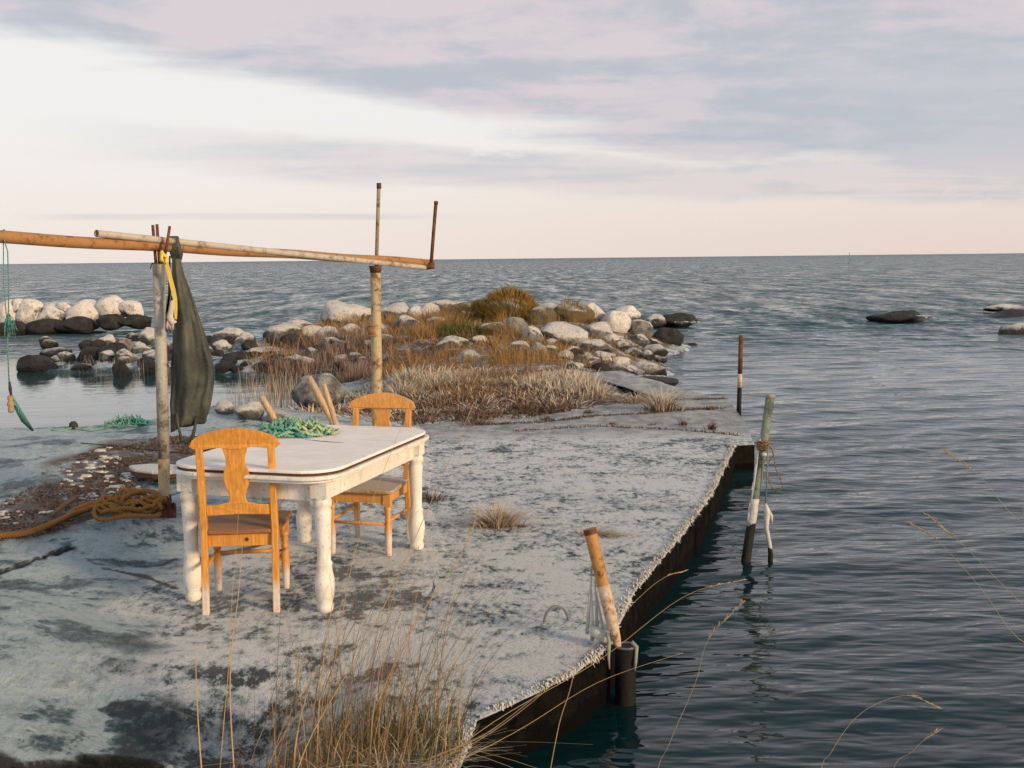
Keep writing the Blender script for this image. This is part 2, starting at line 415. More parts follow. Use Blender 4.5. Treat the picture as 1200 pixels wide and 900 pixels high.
def boulder_m(snow, dark, tint=(.68, .65, .62), moss=0.):
    def fn(g):
        op = g.scalev(g.P, 1, 1, 1)
        n = g.noise(op, 1.3, 6, .68, .3); n2 = g.noise(op, 5.5, 7, .72); n3_ = g.noise(g.P, 26, 5, .75)
        nz = g.sep(g.Nrm)[2]; pz = g.sep(g.P)[2]
        rock = g.mix(g.ss(n2, .35, .65), tuple(v * dark for v in (.10, .092, .085)), tuple(v * dark for v in (.34, .335, .32)))
        rock = g.mix(g.math('MULTIPLY', g.ss(n, .55, .66), .3), rock, tuple(v * dark for v in (.42, .27, .10)))
        if moss:
            rock = g.mix(g.math('MULTIPLY', g.ss(n2, .32, .50), moss), rock, g.mix(n3_, (.045, .032, .010), (.24, .15, .03)))
        m = g.math('ADD', g.math('MULTIPLY', nz, .42), g.math('ADD', g.math('MULTIPLY', n, .8), g.math('ADD', g.math('MULTIPLY', n2, .55), g.math('MULTIPLY', n3_, .25))))
        m = g.math('ADD', m, g.math('MULTIPLY', g.math('SUBTRACT', g.R, .5), .18))
        m = g.ss(m, 1.50 - snow, 1.72 - snow)
        edge_ = g.math('MULTIPLY', g.math('SUBTRACT', n2, .5), .35)
        splash = g.ss(g.math('ADD', pz, edge_), WZ + .10, WZ + .28)
        m = g.math('MULTIPLY', m, splash)
        rock = g.mix(splash, (.011, .010, .009), rock)
        c = g.mix(m, rock, g.mix(g.ss(n3_, .35, .62), tuple(v * .72 for v in tint), tint))
        c = g.mix(g.math('MULTIPLY', g.ss(n3_, .60, .70), .35), c, (.16, .12, .08))
        c = g.mix(g.math('MULTIPLY', g.ss(n2, .54, .66), .55), c, rock)
        g.set(c, g.mix(splash, .35, .75), 0, g.bump(g.math('ADD', n2, g.math('MULTIPLY', n3_, .35)), .9, .09), .35)
    return fn
M_b = {'icy': material('iced_boulder', boulder_m(.74, .75)), 'half': material('frosted_boulder', boulder_m(.55, .45)),
       'dark': material('wet_boulder', boulder_m(.15, .13)), 'moss': material('mossy_boulder', boulder_m(.36, .6, moss=.8)),
       'snow': material('snow_boulder', boulder_m(1.02, .4, (.84, .79, .75))), 'grey': material('grey_boulder', boulder_m(.55, 1.0, (.52, .51, .49)))}
def grain(base, dark, frost=0., axis='z', knots=True):
    def fn(g):
        s = (20, 20, 1.2) if axis == 'z' else (1.2, 20, 20)
        sh = g.add('ShaderNodeVectorMath', operation='ADD'); g.l.new(g.O, sh.inputs[0]); g.l.new(g.comb(g.math('MULTIPLY', g.R, 17.), g.math('MULTIPLY', g.R, 31.), 0.0), sh.inputs[1]); OO = sh.outputs[0]
        n = g.noise(g.scalev(OO, *s), 4.5, 6, .6, .8); w_ = g.noise(OO, 9, 5, .6)
        c = g.mix(g.ss(n, .35, .68), dark, base)
        c = g.mix(g.math('MULTIPLY', g.ss(w_, .48, .70), .3), c, tuple(v * .55 for v in dark))
        pz = g.sep(g.P)[2]
        fn_ = g.noise(g.P, 35, 6, .75)
        low = g.ss(g.math('ADD', pz, g.math('MULTIPLY', w_, -.12)), .15, .01)
        nz = g.sep(g.Nrm)[2]
        fr = g.math('MAXIMUM', g.math('MULTIPLY', low, g.ss(fn_, .30, .55)), g.math('MULTIPLY', g.ss(fn_, .62 - frost * .3, .80 - frost * .3), .25 + frost))
        if frost: fr = g.math('MAXIMUM', fr, g.math('MULTIPLY', g.ss(nz, .4, .9), .85 * frost * 1.4), None)
        fr = g.math('MINIMUM', fr, .92)
        c = g.mix(fr, c, (.62, .58, .54))
        g.set(c, .5, 0, g.bump(g.math('ADD', n, g.math('MULTIPLY', fn_, .5)), .25, .004), .4)
    return fn
M_pine = material('varnished_pine', grain((.72, .34, .065), (.52, .21, .032)))
M_pine2 = material('weathered_pine', grain((.72, .36, .09), (.54, .23, .05), .2))
M_pineh = material('pine_seat', grain((.36, .15, .05), (.20, .075, .02), .12, 'x'))
M_pineh2 = material('frosted_pine_seat', grain((.42, .27, .14), (.27, .15, .07), .5, 'x'))
M_stick = material('pale_wood', grain((.58, .42, .26), (.42, .27, .14), .2))
def white_paint(g):
    n = g.noise(g.O, 7, 7, .7); n2 = g.noise(g.P, 60, 5, .7); n3_ = g.noise(g.scalev(g.O, 6, 6, 1.5), 3, 5, .6)
    c = g.mix(g.ss(n, .35, .65), (.70, .655, .58), (.80, .765, .71))
    c = g.mix(g.math('MULTIPLY', g.ss(n3_, .54, .64), .30), c, (.46, .36, .25))
    c = g.mix(g.math('MULTIPLY', g.ss(n2, .58, .66), .7), c, (.26, .20, .14))
    pz = g.sep(g.P)[2]
    g.set(c, .55, 0, g.bump(g.math('ADD', n, n2), .3, .006), .4)
M_white = material('flaking_white_paint', white_paint)
def table_top(g):
    n = g.noise(g.O, 5, 7, .7, .4); n2 = g.noise(g.P, 90, 5, .75); s = g.noise(g.scalev(g.O, 1, 16, 1), 2.2, 5, .6)
    c = g.mix(g.ss(n, .35, .65), (.82, .745, .70), (.92, .865, .82))
    c = g.mix(g.math('MULTIPLY', g.ss(s, .60, .70), .35), c, (.42, .34, .28))
    c = g.mix(g.math('MULTIPLY', g.ss(n2, .60, .72), .35), c, (.35, .30, .26))
    g.set(c, .6, 0, g.bump(g.math('ADD', n, n2), .4, .006), .35)
M_ttop = material('frosted_table_top', table_top)
def rust(base, dark, frost=.0, paint=None):
    def fn(g):
        n = g.noise(g.P, 9, 7, .7, .4); n2 = g.noise(g.P, 55, 5, .7)
        c = g.mix(g.ss(n, .35, .62), dark, base)
        if paint: c = g.mix(g.ss(g.math('ADD', g.math('MULTIPLY', n, .7), g.math('MULTIPLY', n2, .3)), .40, .52), c, paint)
        c = g.mix(g.math('MULTIPLY', g.ss(n2, .55, .7), .5), c, tuple(v * .5 for v in dark))
        if frost: c = g.mix(g.math('MULTIPLY', g.ss(n2, .62 - frost * .3, .7), .9), c, (.62, .60, .58))
        g.set(c, .72, .1, g.bump(g.math('ADD', n, n2), .45, .006), .35)
    return fn
M_rust = material('orange_rust', rust((.42, .20, .06), (.19, .085, .03), paint=(.38, .19, .075)))
M_rustd = material('dark_rust', rust((.17, .065, .028), (.07, .028, .014)))
M_pipe = material('rusty_galvanised', rust((.34, .24, .12), (.17, .09, .04), paint=(.46, .37, .22)))
M_post = material('weathered_grey_post', rust((.30, .26, .20), (.16, .13, .10), .25, paint=(.40, .37, .32)))
M_leanrust = material('mottled_rust', rust((.36, .17, .05), (.10, .04, .015), paint=(.46, .24, .08)))
M_rustfoot = material('patchy_rust', rust((.36, .15, .05), (.14, .05, .02), paint=(.46, .36, .22)))
M_rustb = material('brown_rusty_rod', rust((.26, .17, .09), (.12, .06, .03), paint=(.30, .25, .17)))
M_silver = material('pale_pipe', rust((.38, .31, .22), (.22, .15, .09), .10, paint=(.50, .44, .36)))
M_frostpipe = material('frosted_pipe', rust((.46, .24, .10), (.24, .10, .035), .45, paint=(.56, .42, .29)))
M_greenpole = material('green_grey_pole', rust((.13, .16, .13), (.06, .075, .06), .0, paint=(.20, .245, .20)))
M_black = material('wet_black_steel', rust((.009, .008, .007), (.004, .004, .004)))
def flat(c, r=.7, v=.35, sc_=20, b=.3):
    def fn(g):
        n = g.noise(g.P, sc_, 5, .65)
        g.set(g.mix(n, tuple(q * (1 - v) for q in c), tuple(min(1, q * (1 + v)) for q in c)), r, 0, g.bump(n, b, .006), .35)
    return fn
def ropem(c, d):
    def fn(g):
        w_ = g.add('ShaderNodeTexWave', wave_type='BANDS', bands_direction='DIAGONAL'); g.inp(w_.inputs['Vector'], g.P); w_.inputs['Scale'].default_value = 26; w_.inputs['Distortion'].default_value = 1.5
        n = g.noise(g.P, 40, 4)
        f = g.math('ADD', g.math('MULTIPLY', w_.outputs['Fac'], .6), g.math('MULTIPLY', n, .4))
        g.set(g.mix(f, d, c), .85, 0, g.bump(w_.outputs['Fac'], .6, .008), .2)
    return fn
M_rope = material('tarred_orange_rope', ropem((.42, .21, .06), (.17, .075, .022)))
M_twine = material('brown_twine', ropem((.30, .19, .10), (.14, .08, .04)))
M_teal = material('teal_rope', ropem((.14, .38, .33), (.06, .20, .18)))
M_green = material('green_netting', ropem((.30, .52, .36), (.10, .30, .22)))
M_palegreen = material('pale_green_netting', ropem((.48, .56, .36), (.30, .40, .24)))
M_turq = material('turquoise_netting', ropem((.10, .42, .36), (.04, .22, .20)))
M_yellow = material('yellow_strap', flat((.68, .50, .08), .6, .25, 30))
M_ice = material('white_ice', flat((.52, .51, .49), .45, .45, 38, .9))
M_fringe = material('frost_crust', flat((.50, .48, .45), .6, .5, 25, .9))
M_cloth = None
def oilskin(g):
    n = g.noise(g.O, 3, 6, .6, .5); n2 = g.noise(g.P, 45, 4, .6)
    c = g.mix(g.ss(n, .35, .68), (.032, .038, .032), (.098, .102, .078))
    c = g.mix(g.math('MULTIPLY', g.ss(n2, .55, .72), .3), c, (.17, .16, .12))
    g.set(c, .62, 0, g.bump(n2, .25, .006), .35)
M_cloth = material('olive_oilskin', oilskin)
M_rag = material('pinkish_rag', flat((.50, .42, .38), .8, .4, 50))
M_darkrag = material('dark_rag', flat((.035, .035, .032), .8, .5, 40))
M_buoy = material('green_spar_paint', flat((.06, .30, .10), .5))
M_cork = material('cork_float', flat((.34, .22, .13), .8, .4, 50))
def blade_m(lo, hi, tip=None, tipf=0., trans=.15):
    def fn(g):
        a = g.add('ShaderNodeAttribute', attribute_name='tint').outputs['Fac']; t = g.add('ShaderNodeAttribute', attribute_name='along').outputs['Fac']
        c = g.mix(a, lo, hi)
        if tip: c = g.mix(g.math('MULTIPLY', g.ss(g.math('ADD', t, g.math('MULTIPLY', a, .4)), .2, .9), tipf), c, tip)
        g.set(c, .75, 0, None, .2)
    return fn
M_gold = material('dry_golden_grass', blade_m((.12, .065, .025), (.46, .32, .16)))
M_gold2 = material('dry_brown_grass', blade_m((.12, .06, .02), (.38, .23, .09)))
M_fine = material('grass_seed_stem', blade_m((.28, .18, .09), (.50, .38, .24)))
M_greeng = material('short_green_grass', blade_m((.035, .06, .015), (.12, .13, .035)))
M_brush = material('brown_scrub', blade_m((.022, .012, .007), (.34, .17, .05), (.46, .29, .12), .6))
M_yell = material('ochre_scrub', blade_m((.10, .06, .015), (.42, .26, .06)))
M_frost = material('frosted_grass', blade_m((.07, .045, .03), (.42, .29, .17), (.70, .64, .56), .62))
M_reed = material('reddish_reeds', blade_m((.035, .015, .010), (.20, .09, .055), (.45, .36, .30), .5))
M_weed = material('washed_up_weed', blade_m((.022, .014, .010), (.26, .16, .11)))
M_tuft = material('tuft_grass', blade_m((.14, .08, .04), (.46, .34, .21), (.62, .55, .47), .5))

# ------------------------------------------------------------------ ground and sea
fine_az = np.concatenate([np.linspace(-75, -32, 60, endpoint=False), np.linspace(-32, 32, 620), np.linspace(32, 75, 60)[1:]])
def polar(rows, azs):
    A, RR = np.meshgrid(np.radians(azs), rows); Y = RR; X = RR * np.tan(A)
    k = len(azs); n = len(rows)
    idx = np.arange(n * k).reshape(n, k)
    F = np.stack([idx[:-1, :-1], idx[:-1, 1:], idx[1:, 1:], idx[1:, :-1]], -1).reshape(-1, 4)
    return X.ravel(), Y.ravel(), F
rows = [1.2, 2.0, 2.8, 3.4]
while rows[-1] < 47:
    yv = rows[-1]; rows.append(yv + max(.012, 1.3 * yv * yv / (1340 * 2.0)) if yv < 16 else yv + min(.12, 1.3 * yv * yv / 2680))
rows = np.array(rows)
X, Y, F = polar(rows, fine_az)
keep = (np.abs(X) < 16)
Z = HT(X, Y)
ok = (Z > -.75) & keep
F = F[ok[F].any(1) & (np.abs(X[F]).max(1) < 16)]
used, invi = np.unique(F, return_inverse=True); F = invi.reshape(F.shape); X, Y, Z = X[used], Y[used], Z[used]
ter = [W(-40, 625, 0), W(60, 560, 0), W(130, 535, 0), W(240, 520, 0), W(262, 548, 0), W(160, 575, 0), W(190, 600, 0), W(80, 640, 0), W(-40, 665, 0)]
deb = sstep(sdf(ter, X, Y) + (fbm(X * 2, Y * 2, 3, 3) - .5) * .5, -.1, .15)
deb = np.maximum(deb, sstep(Y, 12.6, 13.8) * sstep(Z, WZ + .05, WZ + .15) * sstep(X, -5.5, -3.8))
speck = sstep(X + (fbm(X * 1.5, Y * 1.5, 4, 31) - .5) * 2.6, -2.0, -1.5)
wet = np.clip(1 - sstep(Z, WZ + .02, WZ + .09), 0, 1)
wet = np.maximum(wet, sstep(X, -2.1, -1.5) * sstep(-Y, -7.2, -6.3) * sstep(fbm(X * 3.2, Y * 6.5, 5, 8), .50, .62))
wet = np.maximum(wet, .7 * sstep(-Z, .06, .11) * (Y < 9) * sstep(-X, .6, 1.4))
ground = npmesh('ground', np.stack([X, Y, Z], 1), F, M_ground, True, {'speckle': speck, 'debris': deb, 'wet': wet, 'crack': crackmask(X, Y)})
tag(ground, kind='structure')

# pier: solid slab with a ragged water edge
def dens(pts, step, jit=0.):
    o_ = []
    for (ax, ay), (bx, by) in zip(pts[:-1], pts[1:]):
        L = math.hypot(bx - ax, by - ay); n = max(1, int(L / step))
        for i in range(n):
            t = i / n; o_.append((ax + (bx - ax) * t + random.uniform(-jit, jit), ay + (by - ay) * t + random.uniform(-jit, jit)))
    o_.append(pts[-1]); return o_
PR = dens(pier_right, .09, .004)
outl = PR + dens(pier_far, .25, .03) + dens(pier_left, .12, .03)
pc = Vector((0, 3.2, 0))
pier = empty('concrete_pier', (1.0, 8.0, 0), 0, 'frost-covered concrete pier running out between the rocks and the dark water', 'pier')
mb = MB().prism(outl, -1.1, -.004)
part(mb, 'slab', M_slab, pier, bevel=.006, bseg=1)
# frost fringe along the water edge
V = []; Fq = []
ePts = dens(PE, .012, .004)
for (ex, ey) in ePts:
    if ey < 3.4: continue
    gate = float(vnoise(np.array(ex * 9 + ey * 7.), np.array(0.), 9))
    for k in range(9):
        if random.random() > gate * 1.3: continue
        l = (.4 + 1.2 * gate) * random.uniform(.005, .015) * (1.9 if random.random() < .08 else 1) * (.5 + vnoise(np.array(ey * 5.), np.array(ex * 5.), 5)); wd = random.uniform(.006, .013)
        ox = random.uniform(-.05, .004); a = random.uniform(-.8, .8)
        base = Vector((ex + ox, ey, random.uniform(-.012, .004)))
        out = Vector((.95, -.3, 0)) * random.uniform(.1, .8) * l + Vector((a * .4, a * .4, 0)) * l
        tip = base + out + Vector((0, 0, random.uniform(-1.3, .35) * l))
        s_ = Vector((.3, .95, 0)) * wd; b2 = base + Vector((.95, -.3, 0)) * -.004
        n0 = len(V); V += [base - s_, base + s_, b2 + Vector((0, 0, wd * .9)), tip]
        Fq += [(n0, n0 + 1, n0 + 3), (n0 + 1, n0 + 2, n0 + 3), (n0 + 2, n0, n0 + 3)]
V = [v - pier.location for v in V]
fr_ = npmesh('frost_fringe', V, Fq, M_fringe, False); fr_.parent = pier; fr_['kind'] = 'stuff'

# sea: one sheet to the horizon with modelled waves near the shore
rw = [.5, 2.0, 3.2, 4.0]
while rw[-1] < 90: yv = rw[-1]; rw.append(yv + max(.014, .85 * yv * yv / (FPX * 2.13)))
rw = np.concatenate([np.array(rw), np.geomspace(rw[-1] * 1.04, 24000, 60)])
saz = np.concatenate([np.linspace(-80, -27, 50, endpoint=False), np.linspace(-27, 27, 720), np.linspace(27, 80, 50)[1:]])
X, Y, F = polar(rw, saz)
Z = np.zeros_like(X)
cell = np.interp(Y, rw, np.gradient(rw))
ampE = .48 + .62 * sstep(Y, 20, 36)
pool = sstep(-X, 2.0, 3.4) * (1 - sstep(Y, 24, 27)); ampE = ampE * (1 - .93 * pool)
near = (1 - .35 * (1 - sstep(Y, 6, 10))); ampE = ampE * near
wr = np.random.default_rng(3)
for i in range(70):
    lam = .12 * (15 ** (i / 69.)) * wr.uniform(.9, 1.1)
    th = math.pi / 2 + R(14) + wr.normal() * .27
    k = 2 * math.pi / lam; ph = wr.uniform(0, 2 * math.pi)
    a = .0050 * lam ** .80 * wr.uniform(.5, 1.2)
    f_ = np.clip(1.6 - 3.2 * cell / lam, 0, 1)
    arg = k * (X * math.cos(th) + Y * math.sin(th)) + ph + 1.4 * np.sin(X * .21 + Y * .13 + i) + .8 * np.sin(X * .5 - Y * .31 + 2 * i)
    Z += a * f_ * (np.sin(arg) + .25 * np.cos(2 * arg))
patch = .55 + .9 * fbm(X * .10, Y * .22, 3, 40)
Z = WZ + Z * ampE * patch
reef = np.exp(-((Y - 40 + X * .1) / 1.3) ** 2) * sstep(X, 3, 7)
Z += reef * .10 * (fbm(X * .9, Y * 1.6, 3, 60) - .35)
Z[Y > 150] = WZ
sea = npmesh('sea', np.stack([X, Y, Z], 1), F, M_water, True)
tag(sea, kind='structure')

# ------------------------------------------------------------------ boulders
def boulder_mesh(seed, sub=3, rough=.22, flat_=.0):
    bm = bmesh.new(); bmesh.ops.create_icosphere(bm, subdivisions=sub, radius=1)
    o_ = Vector((seed * 7.31, seed * 3.17, seed * 1.7)); pl = [Vector((random.gauss(0, 1), random.gauss(0, 1), random.gauss(0, .8))).normalized() for _ in range(12)]
    for v in bm.verts:
        p = v.co.normalized(); r_ = 1 + rough * mnoise.noise(p * 1.1 + o_) * 1.5 + rough * .4 * mnoise.noise(p * 2.7 + o_) + .05 * mnoise.noise(p * 6 + o_) + .022 * mnoise.noise(p * 14 + o_)
        q = p * r_
        for n_ in pl:
            dd = q.dot(n_) - .76
            if dd > 0: q -= n_ * dd * .80
        v.co = q
    me = bpy.data.meshes.new('boulder'); bm.to_mesh(me); bm.free()
    for p in me.polygons: p.use_smooth = True
    return me
BM = [boulder_mesh(i, 4) for i in range(12)]
def boulder(px, base, wpx, hpx, kind, label, depth=None, name='boulder', group='boulders of the rocky spit', dz=0., mi=None, Y0=None):
    """base = picture row of the foot; sizes in picture pixels, turned into metres at that distance"""
    p = hit(px, base)
    if Y0: q = aty(px, base, Y0); p = Vector((q.x, q.y, q.z))
    s = p.y / FPX; wx = wpx * s / 2; hz = hpx * s / 2
    me = BM[(mi if mi is not None else random.randrange(12))].copy()
    me.materials.append(M_b[kind])
    o = bpy.data.objects.new(name, me); col.objects.link(o)
    wy = (depth or random.uniform(.75, 1.0)) * wx
    rz = random.choice((0, math.pi)) + random.uniform(-.35, .35)
    fac = 1.18
    M4 = Matrix.Diagonal((wx * fac, wy, hz * 1.3, 1)) @ Matrix.Rotation(rz, 4, 'Z') @ Matrix.Rotation(random.uniform(-.3, .3), 4, 'X')
    me.transform(M4)
    zmax = max(v.co.z for v in me.vertices)
    me.transform(Matrix.Translation((0, 0, hz * 2 - zmax)))
    o.location = (p.x, p.y + wy * .6, p.z + dz)
    return tag(o, label, 'boulder', group)

# rocky spit, right of the scrub to the point (x, foot row, width, height)
SP = [
 (398, 382, 46, 32, 'icy', 'big frosted boulder directly left of the far post, grey with a rounded top'),
 (418, 376, 30, 22, 'icy', 'frosted boulder half behind the left side of the far steel post'),
 (463, 376, 40, 24, 'icy', 'pale boulder just right of the far steel post on the skyline of the spit'),
 (488, 374, 22, 18, 'snow', 'small white boulder on the skyline between the far post and the scrub'),
 (523, 366, 42, 16, 'half', 'low grey boulder on the skyline at the left edge of the ochre scrub'),
 (510, 385, 26, 16, 'half', 'grey boulder showing low in the brown scrub right of the far post'),
 (566, 366, 26, 18, 'moss', 'small orange-mossed boulder left of the tall ochre hummock'),
 (597, 376, 58, 31, 'moss', 'tallest boulder of the spit, shaggy with ochre growth'),
 (634, 380, 34, 24, 'moss', 'mossy tan boulder wedged right of the tall ochre hummock'),
 (640, 370, 36, 18, 'icy', 'white boulder top showing behind the mossy rocks on the skyline'),
 (576, 393, 40, 18, 'moss', 'flat mossy boulder in front of the tall ochre hummock'),
 (602, 392, 30, 24, 'grey', 'bare tan boulder standing below the tall ochre hummock'),
 (671, 377, 50, 24, 'moss', 'angular brown mossy boulder right of the spit summit'),
 (694, 372, 30, 20, 'snow', 'white iced boulder touching the right of the angular mossy boulder'),
 (662, 401, 60, 27, 'icy', 'widest iced boulder, a long pale loaf in front of the angular mossy one'),
 (702, 398, 36, 24, 'icy', 'iced boulder leaning against the right end of the long pale loaf'),
 (721, 388, 36, 26, 'snow', 'white rounded boulder uphill in the middle of the point'),
 (735, 378, 34, 22, 'snow', 'white boulder on the skyline behind the middle of the point'),
 (716, 404, 26, 16, 'icy', 'small iced boulder squeezed under the white rounded one'),
 (750, 398, 30, 26, 'icy', 'upright iced boulder left of the black boulder of the point'),
 (769, 384, 26, 18, 'half', 'frosted boulder behind the black boulder of the point'),
 (782, 402, 38, 21, 'dark', 'black glistening boulder at the waterline of the point'),
 (762, 407, 18, 12, 'dark', 'small wet dark boulder between the upright iced boulder and the iced flat one'),
 (769, 416, 30, 15, 'half', 'iced flat-topped boulder at the waterline below the black one'),
 (697, 412, 36, 17, 'half', 'iced boulder below the right end of the long pale loaf'),
 (707, 421, 26, 13, 'icy', 'small iced boulder in the lower heap of the point'),
 (729, 411, 20, 14, 'half', 'grey frosted boulder in the centre of the heap'),
 (742, 418, 24, 14, 'half', 'frosted boulder above the lowest right boulder'),
 (759, 421, 20, 12, 'dark', 'wet brown boulder right of the frosted pair low on the point'),
 (727, 428, 28, 14, 'icy', 'pale iced boulder second from the bottom of the heap'),
 (758, 438, 42, 18, 'half', 'lowest right boulder, snow-topped and dark beneath, by the waterline'),
 (722, 438, 28, 15, 'half', 'boulder left of the lowest right one, streaked with ice'),
 (705, 434, 22, 13, 'dark', 'dark boulder tucked behind the end of the tilted concrete plank'),
 (686, 423, 20, 14, 'grey', 'grey boulder at the left foot of the stony point'),
 (672, 413, 22, 11, 'icy', 'small pale boulder under the left end of the long pale loaf'),
 (625, 401, 24, 22, 'icy', 'upright frosted boulder left of the long pale loaf'),
 (628, 418, 26, 20, 'grey', 'rounded grey boulder in the scrub below the long pale loaf'),
 (645, 412, 18, 11, 'half', 'little frosted stone right of the rounded grey boulder'),
 (531, 408, 34, 18, 'half', 'weathered boulder amid brown scrub in the middle of the spit'),
 (550, 424, 26, 18, 'grey', 'dull grey boulder low in the scrub below the weathered boulder'),
 (561, 402, 18, 12, 'icy', 'small pale stone between the scrub clumps'),
 (443, 392, 26, 18, 'icy', 'frosted boulder behind and right of the far post, lower row'),
 (408, 392, 26, 16, 'half', 'small frosted boulder at the foot of the big one left of the post'),
 (366, 394, 30, 16, 'icy', 'pale boulder left of the big frosted boulder by the post'),
 (330, 402, 46, 26, 'half', 'broad dark-bellied boulder on the spit above the pool, frost on its right'),
 (347, 386, 34, 14, 'icy', 'thin pale boulder top behind the broad dark-bellied one'),
 (312, 414, 50, 10, 'icy', 'long low iced stone lying below the broad dark-bellied boulder'),
 (388, 410, 40, 18, 'half', 'frosted hump between the broad boulder and the far post'),
 (268, 398, 38, 17, 'icy', 'long white boulder just right of the hanging olive oilskin'),
 (288, 402, 22, 16, 'icy', 'white boulder at the right end of the row beside the oilskin'),
 (258, 410, 22, 15, 'icy', 'pale boulder low beside the oilskin edge'),
 (275, 422, 34, 13, 'dark', 'dark wet boulder in the reeds right of the oilskin'),
 (262, 436, 24, 14, 'dark', 'wet brown boulder at the pool edge beside the oilskin'),
 (793, 376, 44, 15, 'dark', 'dark rounded skerry off the point with foam at its foot'),
 (811, 401, 18, 7, 'dark', 'tiny dark rock awash beyond the black boulder'),
]
SP += [
 (476, 388, 34, 22, 'half', 'broad frosted boulder breaking through the scrub right of the far post'),
 (500, 372, 30, 20, 'icy', 'pale boulder on the skyline midway between far post and ochre hummock'),
 (545, 377, 26, 16, 'moss', 'small mossy boulder left of the flat mossy one'),
 (383, 400, 30, 20, 'icy', 'pale boulder under the big frosted one left of the far post'),
 (450, 404, 26, 16, 'half', 'frosted boulder low behind the far post flange'),
 (610, 414, 26, 18, 'half', 'frosted stone left of the rounded grey boulder in the scrub'),
]
for (a, b, c_, d_, k, l) in SP:
    sea_rock = 'skerry' in l or 'awash' in l
    boulder(a, b, c_, d_, k, l, Y0=(35 if 'skerry' in l else 27.5) if sea_rock else None, dz=-.06 if not sea_rock else -.16)
used = set()
def small_stones(n, x0, x1, y0, y1, wr__, hr__, kinds, marks, rowtxt, group):
    """small stones, each named after what lies next to it"""
    tone = {'dark': 'dark wet', 'half': 'frost-topped', 'icy': 'pale iced'}
    made = 0; tries = 0
    while made < n and tries < 4000:
        tries += 1; a = random.uniform(x0, x1); b = random.uniform(y0, y1); k = random.choice(kinds); w_ = random.uniform(*wr__); h_ = w_ * random.uniform(.5, .7)
        m_, nm = min(marks, key=lambda q: abs(q[0] - a)); side = 'directly below' if abs(a - m_) < 7 else ('left of' if a < m_ else 'right of')
        row = rowtxt[0] if b < (y0 + y1) / 2 else rowtxt[1]; size = 'small' if w_ > sum(wr__) / 2 else 'tiny'
        l = f'{size} {tone[k]} stone {row}, {side} {nm}'
        if l in used: continue
        used.add(l); boulder(a, b, w_, h_, k, l, group=group, dz=-.03); made += 1
small_stones(40, 182, 455, 404, 438, (14, 26), (8, 15), ('dark', 'dark', 'half'),
             [(190, 'the near post'), (222, 'the oilskin'), (258, 'the oilskin hem'), (292, 'the white boulder row'), (330, 'the broad dark-bellied boulder'), (366, 'the grey pool-edge stone'),
              (402, 'the large post-side boulder'), (440, 'the far post')], ('in the upper row', 'at the pool edge'), 'small stones packed along the pool side')
small_stones(28, 645, 775, 404, 440, (12, 22), (7, 13), ('dark', 'half', 'icy'),
             [(660, 'the long pale loaf'), (700, 'the leaning iced boulder'), (727, 'the bottom pale boulder'), (758, 'the snow-topped lowest boulder')],
             ('high in the point', 'low in the point'), 'small stones wedged between the boulders of the point')
# left arm of the spit in front of the pool
LA = [
 (40, 436, 44, 22, 'dark', 'dark rock at the left tip of the low stone row in the pool'),
 (62, 418, 34, 12, 'half', 'flat grey stone behind the left tip of the low stone row'),
 (76, 424, 20, 14, 'half', 'frost-topped stone right of the left tip of the low stone row'),
 (105, 424, 30, 20, 'dark', 'dark boulder third along the low stone row'),
 (126, 421, 28, 18, 'dark', 'brownish boulder in the middle of the low stone row'),
 (124, 404, 18, 14, 'icy', 'small pale rounded stone on top of the low stone row'),
 (143, 414, 22, 20, 'grey', 'grey egg-shaped boulder left of the near post'),
 (155, 400, 22, 12, 'icy', 'tan-topped stone just behind the grey egg-shaped boulder'),
 (173, 402, 26, 20, 'icy', 'white boulder partly hidden by the near post'),
 (141, 442, 21, 22, 'dark', 'isolated dark round rock standing in the pool in front of the row'),
 (174, 439, 22, 20, 'dark', 'dark boulder at the pool edge just left of the near post'),
 (92, 434, 22, 10, 'dark', 'low wet rock awash in front of the stone row'),
 (162, 414, 22, 12, 'half', 'frosted stone above the dark boulder beside the near post'),
 (212, 420, 24, 18, 'half', 'frosted boulder glimpsed between post and oilskin'),
 (236, 416, 22, 18, 'half', 'boulder behind the oilskin'),
]
for (a, b, c_, d_, k, l) in LA: boulder(a, b, c_, d_, k, l, group='low row of stones by the pool', dz=-.04)
small_stones(24, 50, 186, 404, 436, (15, 26), (8, 15), ('dark', 'dark', 'half'),
             [(62, 'the left tip rock'), (90, 'the low awash rock'), (120, 'the brownish boulder'), (142, 'the egg-shaped boulder'), (172, 'the white post-side boulder')],
             ('behind the row', 'in front'), 'small stones filling the low stone row')
